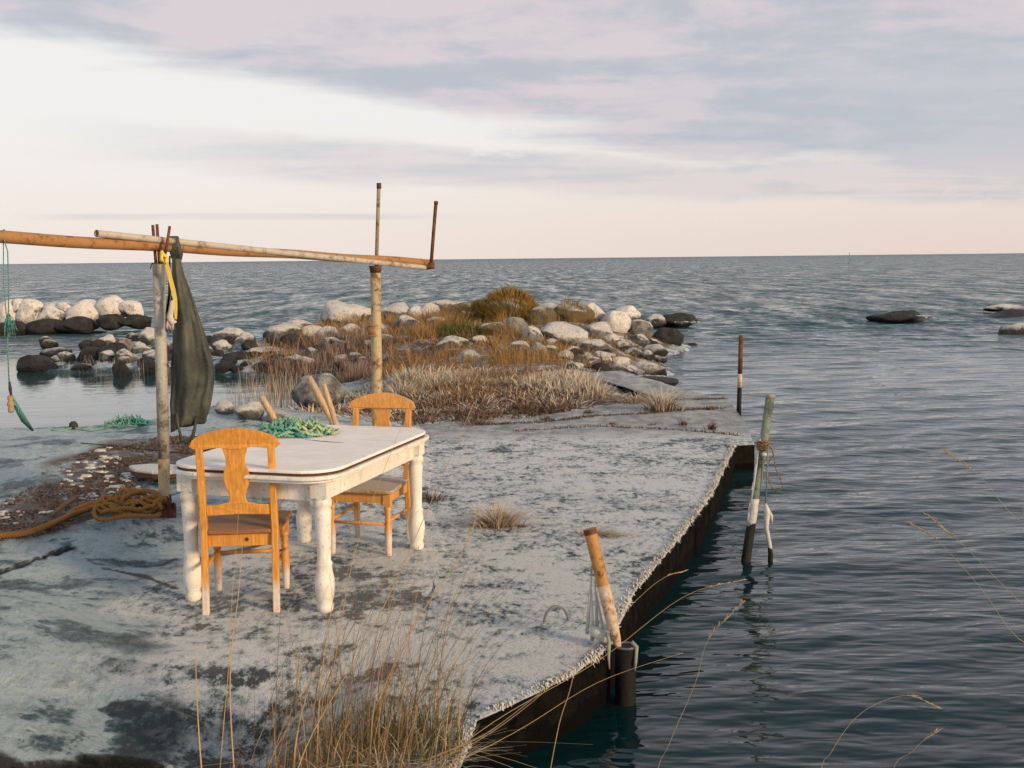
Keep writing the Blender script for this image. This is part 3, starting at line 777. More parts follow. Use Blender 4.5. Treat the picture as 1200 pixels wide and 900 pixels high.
# breakwater far left with thick snow and ice
BK = [
 (5, 376, 30, 27, 'snow', 'snow-capped boulder cut by the left border of the photo'),
 (31, 379, 32, 31, 'snow', 'peaked snow-capped boulder with a brown spot, second from the left'),
 (21, 362, 14, 14, 'snow', 'small white knob behind the peaked snow-capped boulder'),
 (60, 378, 30, 24, 'snow', 'third snow-capped boulder with dripping underside'),
 (72, 362, 16, 10, 'snow', 'small snowy top peeping between the third boulder and the widest one'),
 (97, 377, 48, 28, 'snow', 'widest snow-capped boulder, pale and flat-bottomed, mid breakwater'),
 (127, 370, 38, 26, 'snow', 'tallest snow-domed boulder right of the widest one'),
 (152, 368, 27, 18, 'snow', 'rightmost snow-capped boulder of the breakwater'),
 (12, 396, 40, 22, 'dark', 'brown wet rock under the leftmost snowy boulders'),
 (48, 392, 50, 20, 'dark', 'brown wet rock below the peaked boulder with a dab of snow'),
 (84, 385, 44, 16, 'dark', 'brown slab of wet rock beneath the widest snow-capped boulder'),
 (128, 381, 36, 15, 'dark', 'dark rock with a snow dab beneath the tallest snow-domed boulder'),
 (158, 380, 34, 13, 'dark', 'dark rock forming the right end of the breakwater'),
 (-30, 380, 40, 28, 'snow', 'snow-capped boulder at the far left end of the breakwater'),
]
for (a, b, c_, d_, k, l) in BK: boulder(a, b, c_, d_, k, l, group='snow-capped breakwater boulders', dz=-.05, Y0=34.2 + (0 if k == 'dark' else 1.0))
# lone skerries and shore stones
boulder(1056, 380, 62, 18, 'dark', 'low dark skerry alone in the sea right of centre', group='dark skerries off the right shore', Y0=36, dz=-.06, mi=3)
boulder(1187, 378, 60, 17, 'dark', 'dark skerry at the right border with a band of white ice behind', group='dark skerries off the right shore', Y0=38, dz=-.05, mi=5)
boulder(1180, 364, 46, 7, 'snow', 'thin strip of ice-covered rock behind the skerry at the right border', group='dark skerries off the right shore', Y0=41, dz=0)
boulder(1198, 400, 50, 24, 'half', 'nearest skerry cut by the right border, greyer on top', group='dark skerries off the right shore', Y0=30, dz=-.06, mi=7)
boulder(372, 480, 64, 42, 'grey', 'large smooth grey stone at the pool edge behind the table', group='shore stones behind the table', mi=2)
boulder(290, 492, 34, 20, 'icy', 'pale shore stone with a brown spot left of the stool legs', group='shore stones behind the table')
boulder(262, 486, 24, 16, 'icy', 'small pale stone at the pool edge next to the oilskin hem', group='shore stones behind the table')
boulder(325, 496, 30, 16, 'grey', 'frosty stone half hidden behind the green netting', group='shore stones behind the table')

# tilted concrete plank and cracked outer slab pieces
def tiltbox(name, a, b, wdt, th, m, label, cat, tilt=0.):
    a, b = Vector(a), Vector(b); d_ = b - a; L = d_.length; xax = d_.normalized(); yax = Vector((0, 0, 1)).cross(xax).normalized(); zax = xax.cross(yax)
    M = Matrix((xax, yax, zax)).transposed().to_4x4()
    n = 14; v = []; out = []
    for i in range(n + 1): out.append((-L / 2 + L * i / n, -wdt / 2 + random.uniform(-.03, .03)))
    for i in range(n + 1): out.append((L / 2 - L * i / n, wdt / 2 + random.uniform(-.03, .03)))
    mb = MB().prism(out, -th / 2, th / 2, Matrix.Translation((a + b) / 2) @ M)
    return tag(solo(mb, name, m, (a + b) / 2, bevel=.015), label, cat)
tiltbox('concrete_plank', aty(704, 440, 17.6), aty(816, 470, 15.3) - Vector((0, 0, .05)), .75, .12, M_slab, 'iced concrete plank slipping from the boulders down to the pier end', 'concrete plank')
o = boulder(765, 452, 60, 12, 'dark', 'flat dark wet ledge between the lowest boulders and the tilted plank', group='boulders of the rocky spit', Y0=18.2, dz=-.04)

# ------------------------------------------------------------------ grass and scrub
def blades(P0, hgt, wid, lean, curve, segs=3, tint=None, rnd=rng):
    """P0 (n,3), hgt (n), wid (n), lean (n,2) horizontal offset of the tip as a share of height; returns V,F,attrs"""
    n = len(P0); th = rnd.uniform(0, math.pi, n); sx = np.cos(th); sy = np.sin(th)
    V = np.zeros((n, segs + 1, 2, 3)); al = np.zeros((n, segs + 1, 2))
    for i in range(segs + 1):
        t = i / segs; q = t ** (1 + curve)
        c = np.stack([P0[:, 0] + lean[:, 0] * hgt * q, P0[:, 1] + lean[:, 1] * hgt * q, P0[:, 2] + hgt * t * (1 - .35 * t * np.hypot(lean[:, 0], lean[:, 1]))], 1)
        ww = wid * (1 - .8 * t) / 2
        for k, s in ((0, -1), (1, 1)):
            V[:, i, k] = c + s * np.stack([sx * ww, sy * ww, np.zeros(n)], 1)
        al[:, i] = t
    idx = np.arange(n * (segs + 1) * 2).reshape(n, segs + 1, 2)
    F = np.stack([idx[:, :-1, 0], idx[:, :-1, 1], idx[:, 1:, 1], idx[:, 1:, 0]], -1).reshape(-1, 4)
    tn = rnd.uniform(0, 1, n) if tint is None else tint
    return V.reshape(-1, 3), F, {'tint': np.repeat(tn, (segs + 1) * 2), 'along': al.ravel()}
def rndpoly(poly, n):
    poly = np.array(poly); lo = poly.min(0); hi = poly.max(0); out = np.zeros((0, 2))
    while len(out) < n:
        q = rng.uniform(lo, hi, (n * 2, 2)); out = np.concatenate([out, q[sdf(poly, q[:, 0], q[:, 1]) > 0]])
    return out[:n]
def field(name, polypx, zref, n, h, wd, m, label, cat, clump=.0, lean=.5, pts=None, mean=(0, 0), seg=3, cs=.12, curve=.8):
    poly = [W(a, b, zref) for a, b in polypx] if pts is None else pts
    if clump:
        c = rndpoly(poly, max(2, int(n * clump))); k = rng.integers(0, len(c), n)
        off = rng.normal(0, cs, (n, 2)); q = c[k] + off
        dirs = off / cs * .35 + rng.normal(0, .2, (n, 2)); hs = np.repeat(1, n) * rng.uniform(.5, 1.2, len(c))[k]
        tint = np.clip(rng.uniform(0, 1, len(c))[k] * .6 + rng.uniform(0, .4, n), 0, 1)
    else:
        q = rndpoly(poly, n); dirs = rng.normal(0, .5, (n, 2)); hs = np.ones(n); tint = rng.uniform(0, 1, n)
    z = HT(q[:, 0], q[:, 1]); good = z > WZ - .15; q, z, dirs, hs, tint = q[good], z[good], dirs[good], hs[good], tint[good]
    n = len(q)
    hh = rng.uniform(*h, n) * hs
    V, F, A = blades(np.stack([q[:, 0], q[:, 1], z - .02], 1), hh, rng.uniform(*wd, n), dirs * lean + np.array(mean), curve, seg, tint)
    o = npmesh(name, V, F, m, True, A); return tag(o, label, cat, kind='stuff')
# scrub on the mound (behind and right of the far post)
field('brown_scrub', [(440, 425), (470, 400), (520, 396), (590, 402), (640, 412), (690, 425), (700, 436), (640, 440), (520, 445), (450, 440)], 0.0, 4200, (.12, .36), (.008, .016), M_brush,
      'rusty brown scrub covering the middle of the rocky spit', 'scrub', .03, .8)
field('scrub_thicket', [(448, 408), (480, 402), (560, 402), (620, 406), (640, 414), (600, 420), (500, 422), (455, 420)], -.1, 2600, (.20, .45), (.008, .014), M_brush,
      'taller brown scrub thicket right of the far steel post', 'scrub', .02, .55)
field('low_scrub', None, 0, 7000, (.06, .24), (.010, .020), M_brush, 'low brown scrub matting the ground between the boulders of the spit', 'scrub', .04, 1.3,
      pts=[(-4.6, 21.5), (-3.5, 19.8), (2.2, 19.5), (2.9, 22.0), (2.2, 25.5), (-3.6, 25.5)], cs=.2)
def shag(px, base, wpx, hpx, n, m, name, label, Y_off=0., up=.0):
    p = hit(px, base); s = p.y / FPX; q = rng.normal(0, 1, (n, 3)); q /= np.linalg.norm(q, axis=1)[:, None]; q[:, 2] = np.abs(q[:, 2])
    P0 = np.stack([p.x + q[:, 0] * wpx * s / 1.75, p.y + Y_off + .45 * wpx * s + q[:, 1] * wpx * s / 1.9, p.z + q[:, 2] * hpx * s * 1.0], 1)
    V, F, A = blades(P0, rng.uniform(.08, .20, n) * (1 - 2 * (rng.uniform(0, 1, n) < .55)) , rng.uniform(.012, .024, n), q[:, :2] * .7, .8, 2)
    return tag(npmesh(name, V, F, m, True, A), label, 'scrub', kind='stuff')
shag(597, 377, 58, 32, 5200, M_yell, 'ochre_growth', 'shaggy ochre growth on the tallest hummock of the spit')
shag(566, 375, 60, 16, 1200, M_yell, 'ochre_tuft_cover', 'ochre growth spreading left of the tallest hummock')
shag(540, 398, 60, 14, 900, M_greeng, 'mossy_cover', 'olive moss and grass between the scrub on the spit')
shag(668, 377, 30, 20, 400, M_yell, 'rock_lichen', 'short ochre growth on the angular boulder')
# frosted grass belt in front
field('frosted_grass', [(345, 488), (365, 462), (385, 450), (450, 445), (560, 445), (690, 450), (705, 465), (660, 478), (560, 490), (480, 497), (380, 497)], 0.0, 10000, (.05, .17), (.012, .030), M_frost,
      'belt of matted frosted grass between the pier and the boulders', 'grass', .025, 2.3, cs=.16)
field('frosted_crest', [(445, 455), (480, 447), (520, 447), (560, 452), (540, 462), (470, 466)], 0.0, 1500, (.14, .30), (.014, .028), M_frost,
      'tall frosted grass right of the far post', 'grass', .02, 1.1)
field('frosted_clump_row', [(620, 462), (650, 452), (690, 452), (700, 466), (680, 474), (625, 470)], 0.0, 1100, (.12, .28), (.012, .026), M_frost,
      'pale frosted grass left of the tilted concrete plank', 'grass', .02, .7)
field('dark_groundcover', [(345, 486), (372, 470), (470, 462), (700, 458), (660, 484), (560, 492), (480, 498)], 0.0, 9000, (.05, .16), (.014, .035), M_weed,
      'dark matted plants under the frosted grass', 'ground cover', .04, 1.6)
field('dry_stems', [(440, 470), (520, 440), (640, 430), (690, 440), (600, 480), (470, 495)], 0.0, 1500, (.15, .45), (.006, .011), M_gold2,
      'thin dry stems standing in the frosted grass', 'grass', .05, .7)
# reeds by the pool
field('reeds', [(272, 446), (300, 436), (360, 428), (440, 425), (455, 450), (400, 450), (330, 448)], WZ, 3200, (.12, .42), (.010, .018), M_reed,
      'reddish brown reeds along the far edge of the pool', 'reeds', .04, .35)
field('reed_bank', [(300, 428), (340, 415), (440, 405), (455, 430), (380, 436), (300, 438)], WZ, 2400, (.12, .36), (.010, .018), M_brush,
      'dark brown grass bank above the pool reeds', 'grass', .04, .8)
def water_reeds(name, polypx, n, label, hh=(.15, .5)):
    poly = [W(a, b) for a, b in polypx]; q = rndpoly(poly, n)
    V, F, A = blades(np.stack([q[:, 0], q[:, 1], np.full(n, WZ - .03)], 1), rng.uniform(*hh, n), rng.uniform(.005, .010, n), rng.normal(0, .10, (n, 2)), .3, 3)
    return tag(npmesh(name, V, F, M_frost, True, A), label, 'reeds', kind='stuff')
water_reeds('pool_reeds', [(265, 476), (290, 458), (345, 452), (352, 470), (335, 492), (290, 488)], 260, 'thin frosted reeds standing in the pool behind the table', (.2, .45))
water_reeds('row_reeds', [(60, 436), (120, 428), (185, 420), (245, 425), (245, 440), (150, 440)], 420, 'pale icy stalks standing along the low stone row', (.10, .38))

# small tufts on the pier, each a thing
def tuft(px, py, r_, h, n, m, label, mean=(0, 0), flatten=1., wid=(.004, .009)):
    p = atz(px, py, 0.0); o_ = rng.normal(0, 1, (n, 2)) * np.array([r_, r_ * .6]) * (.5 if n > 100 else .2)
    P0 = np.stack([o_[:, 0], o_[:, 1], np.full(n, -.01)], 1)
    ln = o_ / r_ * 1.1 * flatten + rng.normal(0, .25, (n, 2)) * flatten + np.array(mean)
    P0[0] = (0, 0, -.01)
    V, F, A = blades(P0, rng.uniform(.45, 1.1, n) * h, rng.uniform(*wid, n), ln, .9, 4)
    o = npmesh('grass_tuft', V, F, m, True, A); o.location = p
    return tag(o, label, 'grass tuft', 'grass tufts growing from the pier cracks')
tuft(583, 616, .14, .20, 520, M_tuft, 'round frosted grass tuft in the middle of the pier right of the table', flatten=1.5)
tuft(612, 617, .10, .03, 60, M_weed, 'flat brown trailing blades at the right foot of the round tuft', (.4, 0))
tuft(700, 627, .12, .09, 260, M_tuft, 'frosted drooping tuft behind the leaning rusty pipe', (1.0, -.2), 1.2)
tuft(775, 481, .17, .34, 260, M_frost, 'largest spiky frosted tuft on the outer pier', flatten=1.0, wid=(.008, .016))
tuft(745, 472, .18, .20, 160, M_tuft, 'brown tuft left of the largest spiky one on the outer pier', flatten=1.3, wid=(.007, .014))
tuft(832, 480, .12, .07, 70, M_weed, 'small brown tuft in the crack nearest the outer right edge', wid=(.006, .012))
tuft(834, 503, .10, .12, 80, M_weed, 'little reddish tuft near the pier corner, right one of two', (.2, 0), wid=(.006, .012))
tuft(801, 498, .10, .08, 70, M_weed, 'little brown tuft left of the reddish one near the pier corner', wid=(.006, .012))
tuft(764, 498, .09, .04, 40, M_weed, 'faint flat tuft on the outer pier below the largest spiky tuft', wid=(.006, .012))
tuft(690, 484, .14, .06, 80, M_weed, 'dark small tuft on the joint left of the spiky tuft', wid=(.007, .012))
tuft(640, 492, .16, .06, 90, M_weed, 'dark low tuft at the left end of the outer joint', wid=(.007, .012))
tuft(560, 497, .22, .09, 150, M_weed, 'dark mat of weed at the rim of the frosted belt, leftmost on the pier', wid=(.007, .012))
tuft(718, 497, .1, .04, 50, M_weed, 'tiny dark tuft right of the two joint tufts', wid=(.007, .012))
tuft(505, 586, .11, .10, 120, M_weed, 'dark weedy tuft at the slab joint beside the table leg', wid=(.005, .009))
# moss lines in the joints of the outer slabs
def joint(pts, n, wd, label):
    P = dens([W(a, b, 0) for a, b in pts], .02); q = np.array([random.choice(P) for _ in range(n)]) + rng.normal(0, wd, (n, 2))
    V, F, A = blades(np.stack([q[:, 0], q[:, 1], np.full(n, -.004)], 1), rng.uniform(.01, .045, n), rng.uniform(.008, .02, n), rng.normal(0, .9, (n, 2)), .6, 2)
    return tag(npmesh('joint_moss', V, F, M_weed, True, A), label, 'moss', kind='stuff')
joint([(560, 498), (640, 494), (700, 487), (760, 484), (800, 480), (850, 478)], 900, .03, 'dark moss line in the joint across the outer pier')
joint([(690, 472), (745, 470), (800, 468), (848, 467)], 600, .03, 'dark moss line along the outermost pier joint')
joint([(600, 505), (700, 499), (790, 503), (868, 510)], 350, .02, 'thin moss line in the joint near the pier corner')

# washed-up seaweed on the left
q = rndpoly(ter, 11000); keepq = fbm(q[:, 0] * 3, q[:, 1] * 3, 3, 12) > .43; q = q[keepq]; n = len(q)
z = HT(q[:, 0], q[:, 1])
V, F, A = blades(np.stack([q[:, 0], q[:, 1], z], 1), rng.uniform(.005, .035, n), rng.uniform(.005, .022, n), rng.normal(0, 1.8, (n, 2)), .5, 2)
tag(npmesh('seaweed', V, F, M_weed, True, A), 'brown washed-up seaweed and debris strewn left of the near post', 'seaweed', kind='stuff')

q = rndpoly(ter, 480); q = q[fbm(q[:, 0] * 2.2, q[:, 1] * 2.2, 3, 52) > .56]; V = []; Fq = []
for (a, b) in q:
    r_ = random.uniform(.006, .024) * (1.7 if random.random() < .15 else 1); z0 = ht(a, b); n0 = len(V); k_ = random.randint(5, 7); o_ = random.uniform(0, 6)
    for zz_, f_ in ((-.005, 1.0), (.35 * r_, .8)):
        for i in range(6): an = o_ + i * 1.047; rr = r_ * f_ * random.uniform(.7, 1.2); V.append((a + math.cos(an) * rr * 1.5, b + math.sin(an) * rr, z0 + zz_ + .003))
    Fq += [(n0 + i, n0 + (i + 1) % 6, n0 + 6 + (i + 1) % 6, n0 + 6 + i) for i in range(6)] + [(n0 + 6, n0 + 7, n0 + 8, n0 + 9), (n0 + 9, n0 + 10, n0 + 11, n0 + 6)]
tag(npmesh('ice_fragments', V, Fq, M_ice, False), 'white ice crumbs scattered through the brown seaweed', 'ice', kind='stuff')
# foreground grass
def stems(base, n, spread, hr, lean_mean, lean_sd, wd, m, name, label, stuff=True, cat='grass', cv=.9, seg=7):
    bx, by = base; o_ = rng.normal(0, 1, (n, 2)) * np.array(spread); q = np.stack([bx + o_[:, 0], by + o_[:, 1]], 1)
    z = np.array([ht(a, b) for a, b in q]); z = np.where(sdf(PIER, q[:, 0], q[:, 1]) > 0, 0., z)
    V, F, A = blades(np.stack([q[:, 0], q[:, 1], z - .03], 1), rng.uniform(*hr, n), rng.uniform(*wd, n), rng.normal(0, 1, (n, 2)) * lean_sd + np.array(lean_mean), cv, seg)
    return tag(npmesh(name, V, F, m, True, A), label, cat, kind='stuff' if stuff else None)
stems((-.52, 4.12), 215, (.25, .10), (.45, .95), (.24, .05), .20, (.0024, .0046), M_gold, 'tall_dry_grass', 'tall golden dry grass rising from the bottom edge in front of the table')
stems((-.82, 4.10), 22, (.12, .06), (.4, .85), (.10, .05), .10, (.004, .007), M_gold, 'dry_grass_fringe', 'sparser golden stems at the left side of the tall dry grass')
stems((-.42, 4.18), 420, (.17, .10), (.12, .34), (.12, .0), .4, (.003, .006), M_greeng, 'green_grass_base', 'green and brown grass base at the foot of the tall dry stems')
stems((-.30, 4.05), 420, (.26, .08), (.08, .22), (.25, 0), .9, (.004, .008), M_frost, 'frosted_grass_base', 'frosted matted grass at the bottom edge by the pier corner', cv=1.2)
stems((-.75, 4.02), 260, (.22, .05), (.06, .18), (.0, 0), .8, (.004, .008), M_brush, 'brown_grass_base', 'low brown grass at the bottom edge left of the tall stems', cv=1.2)
stems((-.50, 4.12), 110, (.22, .09), (.18, .5), (.25, .05), .75, (.004, .008), M_gold, 'bent_grass_leaves', 'bent dry leaves low among the tall golden stems', cv=1.6)
stems((-.46, 4.10), 26, (.26, .10), (.75, 1.12), (.30, .05), .16, (.003, .005), M_gold2, 'tallest_grass_stems', 'few tallest brown stems standing above the foreground grass')
def stalk(pts, rad, label, head=None, name='dry_grass_stalk', m=None, grp='single grass stalks in the foreground'):
    pts = [Vector(p) for p in pts]
    # smooth spline
    out = []
    n = len(pts)
    for i in range(n - 1):
        p0 = pts[max(i - 1, 0)]; p1 = pts[i]; p2 = pts[i + 1]; p3 = pts[min(i + 2, n - 1)]
        for k in range(6):
            t = k / 6; out.append(.5 * ((2 * p1) + (p2 - p0) * t + (2 * p0 - 5 * p1 + 4 * p2 - p3) * t * t + (3 * p1 - p0 - 3 * p2 + p3) * t ** 3))
    out.append(pts[-1])
    L = len(out); rr = [rad * (1 - .75 * i / L) for i in range(L)]
    r = empty(name, out[0], 0, label, 'grass stalk', grp)
    part(MB().tube(out, rr, 5), 'stem', m or M_gstalk, r, smooth=True)
    if head:
        mb = MB(); 
        for i in range(int(L * (1 - head)), L):
            for k in range(5):
                a = random.uniform(0, 6.28); l = random.uniform(.008, .02); d_ = (out[min(i + 1, L - 1)] - out[i - 1]).normalized() * l + Vector((math.cos(a), math.sin(a), .2)) * l * .45
                b_ = out[i] + (out[min(i + 1, L - 1)] - out[i]) * random.random(); mb.tube([b_, b_ + d_ * .5, b_ + d_], [.0005, .0014, .0004], 4)
        part(mb, 'seed_head', m or M_gstalk, r)
    return r
M_gstalk = material('straw', flat((.44, .30, .14), .7, .3, 15))
M_pstalk = material('pale_straw', flat((.30, .22, .14), .7, .3, 15))
def pst(pp, Y): return [aty(a, b, Y + (i * .03)) for i, (a, b) in enumerate(pp)]
stalk(pst([(238, 925), (233, 860), (230, 800), (229, 752)], 4.05), .0040, 'single thick dry stalk, leftmost in the foreground, broken off short')
stalk(pst([(276, 930), (270, 830), (271, 765), (279, 700), (284, 640)], 4.05), .0035, 'dry stalk with a pale leaf sheath left of the grass clump', None)
stalk(pst([(256, 925), (262, 850), (268, 780), (272, 700), (283, 560)], 4.10), .0022, 'thin stalk leaning right in front of the near chair seat')
stalk(pst([(340, 930), (366, 860), (440, 730), (500, 600), (556, 470)], 3.95), .0028, 'long stalk crossing in front of the table right legs')
stalk(pst([(400, 930), (470, 760), (520, 680), (545, 640), (560, 600)], 4.1), .0024, 'stalk with seed head rising towards the far table leg', .3)
stalk(pst([(365, 930), (395, 760), (418, 640), (470, 500)], 4.1), .0022, 'fine stalk passing over the near right table leg')
# stalks hanging over the pier wall
for i, (pp, Yb, lb) in enumerate([
    ([(470, 905), (560, 868), (650, 800), (760, 690), (800, 670)], 4.0, 'long stalk arching over the pier wall below the leaning pipe'),
    ([(480, 920), (580, 845), (700, 775), (800, 700), (870, 680)], 4.0, 'stalk reaching out furthest over the dark water'),
    ([(470, 925), (600, 860), (700, 800), (800, 765)], 3.9, 'straight stalk crossing below the iron casing'),
    ([(640, 930), (655, 850), (670, 800), (684, 720), (690, 690)], 3.9, 'upright stalk in front of the pier wall'),
    ([(500, 890), (560, 865), (600, 838), (660, 790)], 4.0, 'thick frosted stem lying on the pier wall edge')]):
    stalk(pst(pp, Yb),   .0036 if i == 4 else .0017, lb, .2 if i < 2 else None, m=M_pstalk if i == 4 else None)
for i, (pp, Yb, lb) in enumerate([
    ([(765, 930), (785, 870), (815, 800), (830, 750), (868, 708)], 3.2, 'feathery stalk over the water below the mooring pole'),
    ([(958, 930), (975, 880), (1010, 835), (1060, 815), (1096, 828)], 3.1, 'drooping seeded stalk at the bottom edge over the water'),
    ([(1040, 930), (1070, 880), (1096, 858)], 3.1, 'short seeded stalk at the bottom right over the water'),
    ([(1260, 800), (1190, 745), (1150, 690), (1100, 635), (1070, 615)], 3.0, 'thin bent stalk entering low from the right border'),
    ([(1260, 760), (1180, 690), (1130, 640), (1090, 606)], 3.0, 'thin stalk bent across the water, second up from the right border'),
    ([(1270, 640), (1195, 610), (1150, 560), (1110, 530)], 3.0, 'highest thin stalk entering from the right border')]):
    if i >= 3:      # rooted on the bank below the frame
        pts = [Vector((2.3 + .1 * i, 2.7, ht(2.3 + .1 * i, 2.7)))] + pst(pp, Yb)
    else:
        q0 = aty(pp[0][0], pp[0][1], Yb); pts = [Vector((q0.x - .15, 2.75, ht(q0.x - .15, 2.75)))] + pst(pp, Yb)
    stalk(pts, .0012, lb, .22, m=M_pstalk)

# ------------------------------------------------------------------ table
def rrect(a, b, r_, n=7):
    o_ = []
    for cx, cy, a0 in ((a - r_, b - r_, 0), (-a + r_, b - r_, 90), (-a + r_, -b + r_, 180), (a - r_, -b + r_, 270)):
        for i in range(n + 1):
            an = R(a0 + 90 * i / n); o_.append((cx + r_ * math.cos(an), cy + r_ * math.sin(an)))
    return o_
TL, TW, TH = 1.35, .80, .775                          # leg spacing, height
tc_ = (Vector((-1.00, 5.93, 0)) + Vector((-1.40, 7.47, 0))) / 2
table = empty('dining_table', tc_, R(-16.5), 'white painted wooden dining table with turned legs standing on the icy pier', 'table')
# local x = width, local y = length
ext = (TW / 2 + .105, TL / 2 + .13)
def loc(mb, name, m, root, **kw): return mb.build(name, m, root, **kw)
top = MB().prism(rrect(ext[0] - .014, ext[1] - .014, .20), TH - .016, TH)
loc(top, 'tabletop', M_ttop, table, bevel=.004)
mb = MB().prism(rrect(ext[0] - .020, ext[1] - .020, .19), TH - .030, TH - .0165)
M_gap = material('dark_exposed_wood', flat((.085, .035, .018), .8, .5, 40))
loc(mb, 'warped_gap', M_gap, table)
mb = MB()
mb.prism(rrect(ext[0] + .004, ext[1] + .004, .20), TH - .052, TH - .0305)
mb.prism(rrect(ext[0] - .016, ext[1] - .016, .19), TH - .070, TH - .0525)
loc(mb, 'edge_moulding', M_white, table, bevel=.006)
mb = MB(); aw, al_ = TW / 2 - .005, TL / 2 - .005
mb.box((0, -al_, TH - .125), (TW - .09, .022, .108)).box((0, al_, TH - .125), (TW - .09, .022, .108))
mb.box((-aw, 0, TH - .125), (.022, TL - .09, .108)).box((aw, 0, TH - .125), (.022, TL - .09, .108))
loc(mb, 'apron', M_white, table, bevel=.003)
leg = [(.030, -.02), (.034, 0.0), (.043, .012), (.045, .035), (.037, .055), (.046, .075), (.050, .11), (.054, .145), (.051, .18), (.044, .215), (.040, .25), (.045, .262), (.036, .275),
       (.037, .33), (.041, .42), (.044, .50), (.047, .545), (.040, .562), (.050, .575), (.050, .60), (.043, .612), (.047, .622)]
for sx in (-1, 1):
    for sy in (-1, 1):
        M = Matrix.Translation((sx * TW / 2, sy * TL / 2, 0))
        mb = MB().lathe(leg, 22, M); mb.box((sx * TW / 2, sy * TL / 2, TH - .113), (.092, .092, .086))
        lg = loc(mb, 'leg', M_white, table, smooth=True)
        for p_ in list(lg.data.polygons)[-6:]: p_.use_smooth = False
# split line across the top
loc(MB().tube([(-.12, .17, TH + .0015), (.05, .12, TH + .0015), (.17, .11, TH + .0015)], [.0008, .0028, .0006], 4), 'crack', M_gap, table)

# ------------------------------------------------------------------ chairs: local -y is the back of the chair, +y its front edge
def chair(loc_, rz, m, ms, label):
    root = empty('wooden_chair', loc_, rz, label, 'chair', 'pine dining chairs at the table')
    W2 = .185
    def bx(y, z): return -.20 - (0 if z < .45 else (z - .45) * .13) - (0 if z > .45 else (.45 - z) * .10)
    for s in (-1, 1):
        pts = [(s * W2, bx(0, z_), z_) for z_ in (-.01, .15, .30, .45, .60, .75, .90)]
        mb = MB(); v = []; 
        for (a, b, c) in pts:
            ww = .018; dd = .017 + .006 * (1 - abs(c - .45) / .5)
            v += [(a - ww, b - dd, c), (a + ww, b - dd, c), (a + ww, b + dd, c), (a - ww, b + dd, c)]
        f = [(i * 4 + k, i * 4 + (k + 1) % 4, i * 4 + 4 + (k + 1) % 4, i * 4 + 4 + k) for i in range(len(pts) - 1) for k in range(4)] + [(3, 2, 1, 0), tuple(len(v) - 4 + k for k in range(4))]
        mb.add(v, f); mb.build('back_post', m, root, bevel=.005)
        prof = [(.017, -.01), (.019, .02), (.022, .10), (.024, .17), (.021, .215), (.016, .23), (.022, .243), (.022, .255), (.016, .268), (.022, .28), (.017, .295), (.022, .31), (.024, .335)]
        mb = MB().lathe(prof, 14, Matrix.Translation((s * (W2 + .005), .19, 0))); mb.box((s * (W2 + .005), .19, .378), (.046, .046, .084)); lg = mb.build('front_leg', m, root, smooth=True)
        for p_ in list(lg.data.polygons)[-6:]: p_.use_smooth = False
        MB().tube([(s * W2, bx(0, .24) + .02, .235), (s * (W2 + .003), -.01, .237), (s * (W2 + .005), .175, .235)], [.008, .012, .008], 8).build('side_stretcher', m, root, smooth=True)
    MB().tube([(-W2, .19, .22), (0, .19, .222), (W2, .19, .22)], [.009, .013, .009], 8).build('front_stretcher', m, root, smooth=True)
    mb = MB(); mb.box((0, -.195, .385), (.335, .02, .065)).box((0, .195, .388), (.33, .02, .062))
    for s in (-1, 1): mb.box((s * (W2 + .002), .0, .388), (.02, .345, .062))
    mb.build('seat_frame', m, root, bevel=.002)
    out = [(-.165, -.225), (.165, -.225), (.168, -.18), (.205, -.178), (.226, .05), (.236, .20), (.226, .228), (.20, .238), (-.20, .238), (-.226, .228), (-.236, .20), (-.226, .05), (-.205, -.178), (-.168, -.18)]
    MB().prism(out, .421, .444).build('seat', ms, root, bevel=.007, bseg=3)
    # flat carved boards standing in the tilted plane of the back
    def plane(z): return bx(0, z)
    def board(name, outline, th, mm):
        n = len(outline); v = []
        for sgn in (-1, 1):
            for a, c in outline: v.append((a, plane(c) + sgn * th / 2 - .012 * math.cos(a * 7), c))
        mb = MB(); f = [tuple(range(n)), tuple(reversed(range(n, 2 * n)))] + [(i, (i + 1) % n, n + (i + 1) % n, n + i) for i in range(n)]
        mb.add(v, f); return mb.build(name, mm, root, bevel=.005)
    up = []; lo_ = []
    for i in range(33):
        t = -1 + i / 16; a = t * .232; s = abs(t)
        zt = .999 - .064 * s * s
        zb = .886 + .010 * math.sin(min(1, s / .8) * math.pi) ** 2
        if s > .84:
            q_ = (s - .84) / .16; zt -= .030 * (1 - math.sqrt(max(0, 1 - q_ * q_))); zb += .024 * (1 - math.sqrt(max(0, 1 - q_ * q_)))
        up.append((a, zt))
        lo_.append((a, float(zb)))
    board('crest_rail', up + lo_[::-1], .024, m)
    hw = [(.585, .058), (.605, .046), (.63, .041), (.66, .050), (.695, .064), (.73, .069), (.765, .064), (.80, .052), (.83, .048), (.855, .054), (.88, .062), (.90, .064)]
    board('splat', [(w_, z_) for z_, w_ in hw] + [(-w_, z_) for z_, w_ in reversed(hw)], .014, m)
    lr = [(-.168, .522), (-.10, .526), (0, .530), (.10, .526), (.168, .522), (.168, .580), (.11, .583), (.06, .595), (0, .598), (-.06, .595), (-.11, .583), (-.168, .580)]
    board('lower_rail', lr, .018, m)
    kn = MB()
    kn.tube([(.035, -.2065, .388), (.035, -.2045, .388)], .011, 12)
    kn.build('knot', M_gap, root)
    return root
chair((-1.475, 6.17, 0), R(5), M_pine, M_pineh, 'orange pine chair with its back to the camera at the near end of the table')
chair((-.93, 7.31, -.02), R(180 - 14), M_pine2, M_pineh2, 'frosted pine chair tucked in at the far end of the table facing the camera')

